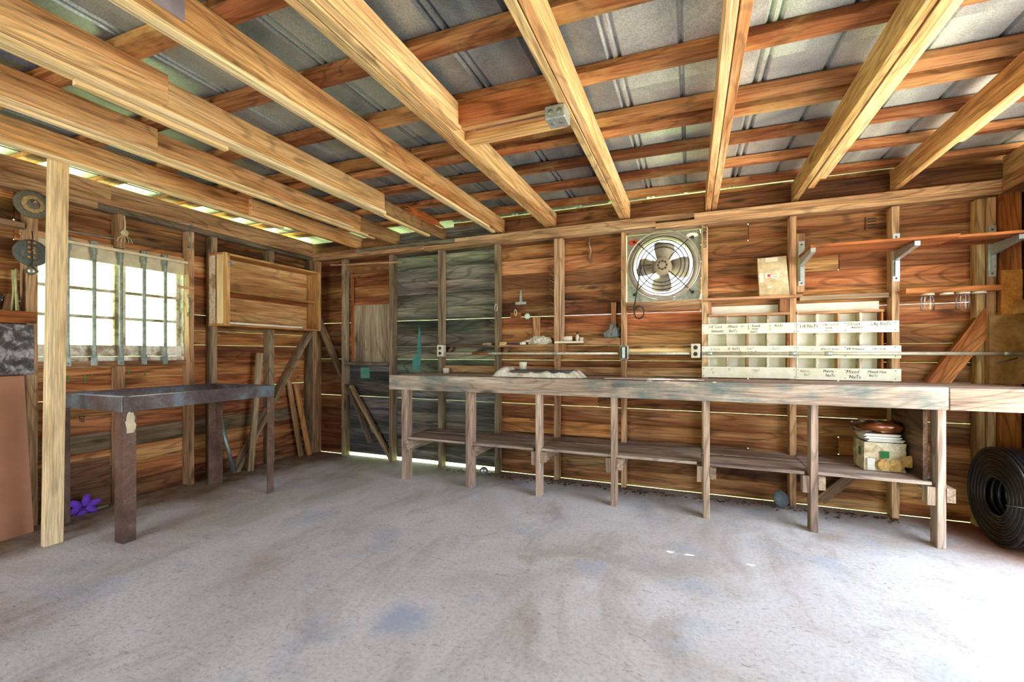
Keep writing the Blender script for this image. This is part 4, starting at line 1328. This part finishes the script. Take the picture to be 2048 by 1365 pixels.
lathe('venturi_ring', [(0.285, 0.0), (0.275, 0.014), (0.255, 0.016), (0.240, 0.0), (0.236, -0.05), (0.240, -0.05), (0.246, 0.0), (0.262, -0.002)], 'fanblade', (FX, FY, FZ), '-Y', fan, 48, tint=(1.15, 1.15, 1.15), caps=False)
for k in range(4):
    a0 = math.radians(88 + 90 * k)
    bm = bmesh.new()
    prof = [(0.06, -0.055, 0.05), (0.10, -0.075, 0.062), (0.15, -0.088, 0.075), (0.195, -0.082, 0.075), (0.21, -0.05, 0.05)]
    L_, R_ = [], []
    for (rr, w0, w1) in prof:
        L_.append(bm.verts.new((rr, 0.030, w0)))
        R_.append(bm.verts.new((rr, -0.030, w1)))
    for j in range(len(prof) - 1):
        bm.faces.new((L_[j], L_[j + 1], R_[j + 1], R_[j]))
    rr = bmesh.ops.extrude_face_region(bm, geom=bm.faces[:])
    for v in [g for g in rr['geom'] if isinstance(g, bmesh.types.BMVert)]:
        v.co.y += 0.003
    bmesh.ops.recalc_face_normals(bm, faces=bm.faces)
    o = mesh_obj('blade', bm, 'fanblade', None, True)
    COL.objects.unlink(o)
    o.matrix_basis = Matrix.Translation((FX, FY + 0.02, FZ)) @ Matrix.Rotation(-a0, 4, 'Y')
    link(o, fan)
mo = lathe('motor', [(0.0, 0.075), (0.045, 0.075), (0.062, 0.068), (0.070, 0.055), (0.070, 0.0), (0.074, -0.002), (0.074, -0.03), (0.0, -0.03)], 'fanblade', (FX, FY - 0.005, FZ), '-Y', fan, 32, tint=(1.1, 1.02, 0.92))
for k in range(8):
    a = k * math.pi / 4
    bm = bmesh.new()
    mt = Matrix.Translation((FX + 0.034 * math.cos(a), FY - 0.082, FZ + 0.034 * math.sin(a))) @ Matrix.Rotation(-a, 4, 'Y')
    bm_box(bm, -0.007, 0.007, -0.001, 0.004, -0.009, 0.009, mt)
    mesh_obj('vent_slot', bm, 'socket', mo)
bx('junction', FX - 0.115, FX - 0.065, FY - 0.05, FY - 0.01, FZ + 0.0, FZ + 0.05, 'fanblade', fan, (0.7, 0.66, 0.6))
for rr in (0.145, 0.175, 0.205, 0.237, 0.286):
    tube('guard_ring', [(FX + rr * math.cos(2 * math.pi * k / 48), FY - 0.098 + 0.03 * (rr / 0.286) ** 3, FZ + rr * math.sin(2 * math.pi * k / 48)) for k in range(48)], 0.0046 if rr < 0.28 else 0.0055, 'wire' if rr < 0.28 else 'chrome', fan, 6, True)
for k in range(4):
    a = math.radians(45 + 90 * k)
    tube('guard_spoke', [(FX + r2 * math.cos(a), y2, FZ + r2 * math.sin(a)) for r2, y2 in ((0.072, FY - 0.06), (0.10, FY - 0.098), (0.24, FY - 0.08), (0.30, FY - 0.055), (0.325, FY - 0.004))], 0.0045, 'wire', fan, 6)
    lathe('bolt', [(0.013, 0), (0.012, 0.012), (0.0, 0.014)], 'rubber', (FX + 0.335 * math.cos(a) * 0.98, FY - 0.001, FZ + 0.325 * math.sin(a) * 0.98), '-Y', fan, 10)
bm = bmesh.new()
for k in range(-21, 22):
    d_ = k * 0.0122
    half = math.sqrt(max(0, 0.262 ** 2 - d_ ** 2))
    bm_box(bm, FX + d_ - 0.0004, FX + d_ + 0.0004, 0.028, 0.0294, FZ - half, FZ + half)
    bm_box(bm, FX - half, FX + half, 0.0295, 0.0309, FZ + d_ - 0.0004, FZ + d_ + 0.0004)
scr = mesh_obj('insect_screen', bm, 'leaf', fan, tint=(0.8, 1.0, 0.8))
scr['kind'] = 'stuff'
crumple('red_tag', (0.09, 0.006, 0.06), 'red', (FX - 0.235, FY - 0.008, FZ + 0.20), fan, 7, 0.3, 2.0, 2)
crumple('paint_drip', (0.09, 0.004, 0.045), 'white', (FX + 0.225, FY - 0.006, FZ + 0.225), fan, 9, 0.5, 2.5, 2)
pc = [(FX - 0.09, -0.13, FZ + 0.01), (FX - 0.16, -0.17, FZ + 0.0), (FX - 0.175, -0.175, FZ - 0.06), (FX - 0.205, -0.17, FZ - 0.25), (FX - 0.23, -0.13, FZ - 0.36)]
q = onY(1278, 625, -0.12)
for k in range(0, 23):
    t = k / 22 * 2.2 * 2 * math.pi + 2.2
    pc.append((q.x + 0.05 * math.cos(t) * 0.8, -0.12 + 0.0012 * k - 0.01, q.z + 0.055 * math.sin(t)))
tag(tube('power_cord', pc, 0.006, 'wire', None, 6), 'grey power cord looped below the exhaust fan', 'cord')

# ---------------- bolt bin rack
YR = -0.11
rk = empty('bolt_bin_rack', (4.9, -0.06, 0.965), 'white painted rack of bolt bins with pencilled labels', 'bin rack')
bays = [(4.305, 4.866), (4.914, 5.44)]
ROWS = [(1.313, 1.392), (1.128, 1.217), (0.968, 1.053)]
for a, b in bays:
    bx('back_board', a, b, -0.008, -0.001, 0.968, 1.54, 'white', rk)
    n = 4
    for k in range(1, n):
        xx = a + (b - a) * k / n
        bx('divider', xx - 0.008, xx + 0.008, -0.089, -0.009, 0.968, 1.452, 'whitewood' if k % 2 else 'stud', rk, (0.95, 0.9, 0.8))
    bx('divider', a + 0.0005, a + 0.007, -0.089, -0.009, 0.968, 1.452, 'white', rk)
    bx('divider', b - 0.012, b - 0.001, -0.089, -0.009, 0.968, 1.452, 'brace', rk, (0.8, 0.7, 0.5))
    for z0, z1 in ROWS:
        bx('bin_floor', a + 0.008, b - 0.013, -0.087, -0.0095, z0 + 0.004, z0 + 0.014, 'white', rk, (0.8, 0.74, 0.6))
    bx('head_rail', a, b, -0.10, -0.0005 - 0.009, 1.454, 1.472, 'stud', rk, (0.95, 0.75, 0.62))
for r_i, (z0, z1) in enumerate(ROWS):
    s1 = bx('label_strip', 4.258, 4.905, -0.11, -0.093, z0, z1, 'white', rk, (0.97, 0.95, 0.9))
    s2 = bx('label_strip', 4.908, 5.52 + (0.012 if r_i else 0), -0.11, -0.093, z0 - 0.004, z1 - 0.003, 'white', rk, (0.97, 0.95, 0.9))
    for sx, xs in ((s1, (4.27, 4.895)), (s2, (4.918, 5.21, 5.50))):
        for xx in xs:
            for zz in (z0 + 0.012, z1 - 0.016):
                lathe('nail_head', [(0.0035, 0), (0.003, 0.0012), (0.0, 0.0015)], 'socket', (xx, YR, zz), '-Y', sx, 8)
    T = []
    if r_i == 0:
        T = [(s1, 4.305, z1 - 0.032, "1/4\" Lock", 0.03, 'ink'), (s1, 4.325, z1 - 0.066, "WAsheRS", 0.026, 'ink'),
             (s1, 4.44, z1 - 0.032, "-Mixed", 0.03, 'ink'), (s1, 4.452, z1 - 0.066, "BolTs", 0.03, 'ink'), (s1, 4.535, z1 - 0.026, "and", 0.018, 'ink'),
             (s1, 4.585, z1 - 0.030, "5", 0.024, 'ink'), (s1, 4.58, z1 - 0.048, "16", 0.02, 'ink'), (s1, 4.612, z1 - 0.028, "Round", 0.025, 'ink'), (s1, 4.612, z1 - 0.05, "Head", 0.023, 'ink'), (s1, 4.602, z1 - 0.074, "BolTs", 0.025, 'ink'),
             (s1, 4.73, z1 - 0.030, "5", 0.024, 'ink'), (s1, 4.73, z1 - 0.055, "8", 0.022, 'fadeink'), (s1, 4.765, z1 - 0.030, "BolTs", 0.028, 'ink'),
             (s2, 4.925, z1 - 0.042, "1/4 NuTs", 0.036, 'ink'), (s2, 5.065, z1 - 0.030, "\u00b71/8x1\"+11/2\u00b7", 0.023, 'ink'), (s2, 5.09, z1 - 0.052, "stove", 0.022, 'ink'), (s2, 5.085, z1 - 0.074, "BolTs", 0.024, 'fadeink'),
             (s2, 5.222, z1 - 0.030, "1/2 Lock", 0.026, 'ink'), (s2, 5.245, z1 - 0.052, "washers", 0.024, 'ink'), (s2, 5.345, z1 - 0.034, ": LAg BolTs\u00b7", 0.032, 'ink')]
    elif r_i == 1:
        T = [(s1, 4.305, z1 - 0.034, "1/4 NuTs", 0.026, 'fadeink'), (s1, 4.32, z1 - 0.062, "BolTs", 0.026, 'fadeink'), (s1, 4.445, z1 - 0.030, "3/  BolTs", 0.027, 'ink'), (s1, 4.457, z1 - 0.06, "8 & NuTs", 0.026, 'ink'),
             (s1, 4.578, z1 - 0.030, "5 x1\"", 0.026, 'ink'), (s1, 4.58, z1 - 0.056, "16 BolTs", 0.023, 'ink'), (s1, 4.73, z1 - 0.032, "1 BolTs", 0.028, 'fadeink'), (s1, 4.73, z1 - 0.058, "2", 0.022, 'fadeink'),
             (s2, 5.055, z1 - 0.034, "\u00b73/4x1/2 Stove", 0.023, 'ink'), (s2, 5.10, z1 - 0.056, "BolTs", 0.022, 'fadeink'), (s2, 5.215, z1 - 0.034, "3/8 WAshers", 0.023, 'ink'), (s2, 5.365, z1 - 0.034, "1/4 + 5/16", 0.022, 'ink'), (s2, 5.37, z1 - 0.057, "washers", 0.022, 'fadeink'), (s2, 4.99, z1 - 0.034, "1/4", 0.024, 'fadeink')]
    else:
        T = [(s1, 4.32, z1 - 0.03, "3/", 0.026, 'fadeink'), (s1, 4.335, z1 - 0.055, "8", 0.024, 'fadeink'), (s1, 4.445, z1 - 0.03, "3/", 0.028, 'fadeink'), (s1, 4.61, z1 - 0.034, "/ NuT", 0.026, 'fadeink'),
             (s2, 4.93, z1 - 0.034, "Metric", 0.026, 'fadeink'), (s2, 4.955, z1 - 0.06, "BolT", 0.024, 'fadeink'), (s2, 5.075, z1 - 0.034, "Metric \u00b7", 0.030, 'ink'), (s2, 5.09, z1 - 0.064, "NuTs", 0.03, 'ink'), (s2, 5.215, z1 - 0.038, "Mixed", 0.036, 'ink'), (s2, 5.232, z1 - 0.074, "NuTs", 0.036, 'ink'), (s2, 5.335, z1 - 0.034, "\u00b7Mixed Hex", 0.028, 'ink'), (s2, 5.35, z1 - 0.06, "BolTs", 0.024, 'ink')]
    for sx, x_, z_, body, size, mt_ in T:
        text(body, (x_, YR - 0.0012, z_), size, mt_, sx, sx=0.82)

e = empty('rack_ledge', (4.6, -0.13, 1.575), 'narrow ledge board over the bolt bins under the cardboard carton', 'ledge')
bx('ledge_board', 4.262, 4.935, -0.165, -0.092, 1.576, 1.594, 'stud', e, (1.02, 0.82, 0.7))
bx('ledge_board', 4.306, 4.866, -0.091, -0.002, 1.576, 1.594, 'stud', e, (0.95, 0.78, 0.66))
bx('support_block', 4.805, 4.866, -0.088, -0.01, 1.476, 1.5755, 'stud', e, (0.95, 0.7, 0.58))
bx('support_block', 4.304, 4.33, -0.088, -0.01, 1.476, 1.5755, 'stud', e, (0.95, 0.7, 0.58))
tag(bx('rack_ledge', 4.938, 5.484, -0.07, -0.002, 1.558, 1.592, 'greystud', None, (1, 0.9, 0.8)), 'grey ledge board over the bolt bins right of the carton', 'ledge')

# cardboard carton
cbx = empty('cardboard_carton', (4.755, -0.1, 1.595), 'flat tan cardboard carton with paper labels on the ledge', 'carton')
a0_, a1_ = onY(1518, 597, -0.12), onY(1577, 597, -0.12)
bm = bmesh.new()
xl, xr = 4.655, 4.858
V = [(xl + 0.005, -0.150, 1.5955), (xr, -0.150, 1.5955), (xr - 0.012, -0.085, 1.90), (xl, -0.085, 1.895)]
vv = [bm.verts.new(v) for v in V] + [bm.verts.new((v[0], v[1] + 0.045, v[2] + 0.004)) for v in V]
for f in ((0, 1, 2, 3), (7, 6, 5, 4), (0, 4, 5, 1), (1, 5, 6, 2), (2, 6, 7, 3), (3, 7, 4, 0)):
    bm.faces.new([vv[i] for i in f])
bmesh.ops.recalc_face_normals(bm, faces=bm.faces)
mesh_obj('carton_body', bm, 'card', cbx)
nrm = Vector((0, -0.305, -0.065)).normalized() * -1


def on_carton(u, v, du, dv, mat, nm, off=0.0012):
    b0, b1, b2, b3 = [Vector(q_) for q_ in V]

    def P(u, v):
        return (b0 * (1 - u) + b1 * u) * (1 - v) + (b3 * (1 - u) + b2 * u) * v
    n_ = (b1 - b0).cross(b3 - b0).normalized()
    bm = bmesh.new()
    bm.faces.new([bm.verts.new(P(*c) + n_ * off) for c in ((u, v), (u + du, v), (u + du, v + dv), (u, v + dv))])
    return mesh_obj(nm, bm, mat, cbx)


on_carton(0.28, 0.88, 0.42, 0.115, 'paper', 'tape_label').color = (0.95, 0.88, 0.76, 1)
on_carton(0.04, 0.36, 0.13, 0.24, 'paper', 'tape_label').color = (0.98, 0.94, 0.86, 1)
on_carton(0.24, 0.47, 0.18, 0.115, 'paper', 'sticker')
on_carton(0.31, 0.485, 0.10, 0.075, 'label_red', 'sticker_print', 0.002)
on_carton(0.45, 0.455, 0.24, 0.07, 'paper', 'sticker')
on_carton(0.50, 0.475, 0.14, 0.022, 'fadeink', 'sticker_print', 0.002)
on_carton(0.30, 0.20, 0.13, 0.05, 'paper', 'tape_label').color = (0.95, 0.9, 0.82, 1)

# ---------------- bracketed shelf
bx('stud', 4.915, 4.967, -0.088, -0.001, 1.62, 2.06, 'stud', wall_back, (0.95, 0.78, 0.64))
SZ = 1.876


def bracket(x, label, yend):
    e = empty('shelf_bracket', (x, -0.09, 1.69), label, 'bracket', 'galvanised shelf brackets')
    bx('wall_plate', x - 0.02, x + 0.02, -0.098, -0.0915, 1.665, 2.0, 'galv', e)
    bx('rib', x - 0.011, x + 0.011, -0.118, -0.0985, 1.70, SZ - 0.07, 'galv', e)
    bm = bmesh.new()
    ya, yb = -0.099, yend
    P = [(ya, SZ - 0.0015), (yb, SZ - 0.0015), (yb, SZ - 0.03), (ya, SZ - 0.068)]
    A = [bm.verts.new((x - 0.014, p_[0], p_[1])) for p_ in P]
    B = [bm.verts.new((x + 0.014, p_[0], p_[1])) for p_ in P]
    bm.faces.new(A)
    bm.faces.new(B[::-1])
    for k in range(4):
        bm.faces.new((A[k], B[k], B[(k + 1) % 4], A[(k + 1) % 4]))
    bmesh.ops.recalc_face_normals(bm, faces=bm.faces)
    mesh_obj('arm', bm, 'galv', e)
    for zz in (1.685, 1.975):
        lathe('screw', [(0.007, 0), (0.006, 0.003), (0.0, 0.004)], 'rust', (x, -0.098, zz), '-Y', e, 10)
    return e


bracket(4.943, 'galvanised shelf bracket nearest the cardboard carton', -0.44)
bracket(5.509, 'middle galvanised shelf bracket of the high shelf', -0.41)
bracket(6.012, 'galvanised shelf bracket against the corner post', -0.38)
o = tag(beam('high_shelf', (4.925, -0.278, SZ + 0.009), (5.70, -0.276, SZ + 0.009), 0.345, 0.016, 'brace', None, (0, 1, 0), (0.95, 0.74, 0.62)), 'long rough brown shelf board on the first two brackets', 'shelf')
o = tag(beam('high_shelf', (5.705, -0.262, SZ + 0.009), (6.165, -0.262, SZ + 0.009), 0.285, 0.016, 'brace', None, (0, 1, 0), (1.05, 0.8, 0.62)), 'orange-brown shelf board end beside the corner post', 'shelf')

# ---------------- jar ledge with jars
e = empty('jar_ledge', (5.77, -0.13, 1.56), 'thin ledge with jar lids screwed under it', 'ledge')
bx('ledge_board', 5.532, 6.03, -0.185, -0.092, 1.566, 1.60, 'brace', e, (1.1, 0.9, 0.76))
for i, px_ in enumerate((1855, 1893, 1926, 1958)):
    q = onY(px_, 600, -0.14)
    lid = lathe('jar_lid', [(0.0, 0), (0.035, 0), (0.036, -0.012), (0.034, -0.013), (0.0, -0.010)], 'white', (q.x, -0.14, 1.5655), 'Z', e, 24, tint=(0.85, 0.82, 0.74))
    if i in (0, 2):
        j = lathe('glass_jar', [(0.0, -0.116), (0.031, -0.116), (0.036, -0.110), (0.036, -0.035), (0.031, -0.022), (0.031, -0.0135)], 'glass', (q.x, -0.14, 1.5655), 'Z', None, 24)
        tag(j, 'clear glass jar hung under the ledge nearest the bins' if i == 0 else 'clear glass jar hung under the ledge nearest the corner post', 'jar', 'hanging glass jars')

# ---------------- right end panels
tag(bx('oily_plywood', 5.985, 6.17, -0.124, -0.112, 0.962, 1.41, 'olive'), 'oil-stained plywood panel behind the conduit at the right end', 'panel')
tag(bx('mesh_sheet', 6.047, 6.148, -0.117, -0.1115, 1.412, 1.70, 'mesh_lath'), 'rusty orange mesh sheet tacked on the corner post', 'mesh sheet')
q = onY(2005, 752, -0.13)
tag(beam('black_stick', onY(1995, 727, -0.15), onY(2036, 716, -0.17), 0.008, 0.008, 'black', None), 'thin black stick against the oily panel', 'stick')
tag(bx('wood_wedge', 6.10, 6.165, -0.175, -0.126, 1.412, 1.50, 'olive', None, (1.2, 1.1, 0.9), jit=0.01), 'small wooden wedge on top of the oily panel', 'wedge')
tag(beam('bench_hook', (5.955, -0.66, 0.885), (6.08, -0.66, 0.85), 0.045, 0.03, 'pine', None, (0, 0, 1), (1, 0.9, 0.78)), 'pale wood strip on the workbench front near the coil', 'strip')

# ---------------- junk on the floor under the bench
e = empty('work_lamp', (2.2, -0.16, 0), 'round glass lamp head lying under the left of the bench', 'lamp')
q = onZ(978, 940, 0.05)
lathe('lamp_glass', [(0.0, 0.012), (0.026, 0.010), (0.034, 0.0)], 'chrome', (2.36, -0.21, 0.045), (0.5, -0.8, 0.1), e, 20)
lathe('lamp_shell', [(0.035, 0.0), (0.04, -0.004), (0.036, -0.03), (0.02, -0.06), (0.012, -0.10), (0.0, -0.10)], 'slate', (2.36, -0.21, 0.045), (0.5, -0.8, 0.1), e, 20)
q = onZ(1147, 952, 0.0)
tag(crumple('charred_lump', (0.12, 0.09, 0.09), 'rubber', (q.x, q.y, 0.0), None, 3, 0.5, 4.0, 3), 'dark charred lump on the floor under the bench', 'lump')
q = onZ(1605, 1000, 0.0)
tag(lathe('pale_disc', [(0.0, 0), (0.062, 0), (0.062, 0.008), (0.0, 0.008)], 'slate', (4.80, -0.14, 0.064), (0.5, -0.8, 0.3), None, 28, tint=(1.1, 1.2, 1.2)), 'grey disc leaning against the wall under the bench', 'disc')
db = empty('floor_debris', (4.6, -0.15, 0), 'scattered leaves and dirt along the wall foot under the bench', 'debris', None, 'stuff')
bm = bmesh.new()
for k in range(420):
    x = R.uniform(1.9, 5.5)
    y = -abs(R.gauss(0.0, 0.06)) - 0.10
    s_ = R.uniform(0.004, 0.014)
    mt = Matrix.Translation((x, y, 0.004)) @ Matrix.Rotation(R.uniform(0, 6.3), 4, 'Z') @ Matrix.Rotation(R.uniform(-0.5, 0.5), 4, 'X')
    bm_box(bm, -s_, s_, -s_ * 0.5, s_ * 0.5, -0.001, 0.002, mt)
o = mesh_obj('scraps', bm, 'darkply', db, tint=(1.2, 1.0, 0.9))

# ---------------- ceiling bits
e = empty('junction_box', (3.585, -1.93, 2.26), 'square steel junction box under the ceiling rafter', 'junction box')
bx('box', 3.535, 3.635, -1.985, -1.885, 2.262, 2.327, 'galv', e, bevel=0.006)
for dx, dz in ((-0.022, 0), (0.022, 0)):
    lathe('knockout', [(0.0, 0.001), (0.013, 0.001), (0.014, 0.0)], 'galv', (3.585 + dx, -1.9855, 2.295), '-Y', e, 14, tint=(0.6, 0.55, 0.45))
    lathe('knockout', [(0.0, 0.001), (0.013, 0.001), (0.014, 0.0)], 'galv', (3.585 + dx, -1.935, 2.2615), (0, 0, -1), e, 14, tint=(0.7, 0.7, 0.66))
tag(bx('nail_plate', 2.4865, 2.490, -3.10, -2.945, 2.352, 2.47, 'purplesteel'), 'grey-violet metal plate nailed to the side of a rafter', 'plate')

# ---------------- painted and pencilled marks on the timber
text('Freman', (4.268, -0.0915, 2.20), 0.052, 'ink', studs[6], rot=(math.pi / 2, math.pi / 2, 0), shear=0.0, sx=1.15)
q = onY(1735, 448, -0.002)
for k in range(4):
    beam('tally_mark', (q.x, -0.0045, q.z + 0.035 - k * 0.022), (q.x + 0.05, -0.0045, q.z + 0.037 - k * 0.022), 0.008, 0.001, 'ink', wall_back)
beam('tally_mark', (q.x - 0.012, -0.0045, q.z - 0.045), (q.x - 0.012, -0.0045, q.z + 0.05), 0.006, 0.001, 'ink', wall_back, (1, 0, 0))
q = onX(158, 832, 0.002)
text('DF', (0.0035, q.y, q.z), 0.045, 'ink', wall_left, rot=Matrix.Rotation(math.pi / 2, 3, 'Z').to_4x4().to_3x3().__matmul__(Matrix.Rotation(math.pi / 2, 3, 'X')).__matmul__(Matrix.Rotation(-math.pi / 2, 3, 'Z')).to_euler(), shear=0.0)

# old paint runs, chalk ticks and a rotten rafter end
o = crumple('paint_run', (0.035, 0.004, 0.46), 'teal', (1.50, -0.004, 1.03), wall_back, 21, 0.7, 2.5, 3)
o.color = (0.45, 0.7, 0.72, 1)
o = crumple('paint_run', (0.09, 0.004, 0.18), 'teal', (1.46, -0.004, 0.98), wall_back, 24, 0.7, 2.5, 3)
o.color = (0.45, 0.7, 0.72, 1)
for px_, py_, L_ in ((257, 742, 0.05), (290, 748, 0.03), (136, 758, 0.05), (170, 758, 0.06), (184, 752, 0.02)):
    q = onX(px_, py_, 0.003)
    beam('chalk_mark', (0.0035, q.y, q.z - L_ / 2), (0.0035, q.y, q.z + L_ / 2), 0.007, 0.001, 'green', wall_left, (0, 1, 0), (2.2, 2.6, 2.4))
o = crumple('rotten_wood', (0.05, 0.50, 0.07), 'bag_fill', (1.845, -0.42, 2.42), ceiling, 6, 0.9, 4.0, 3)
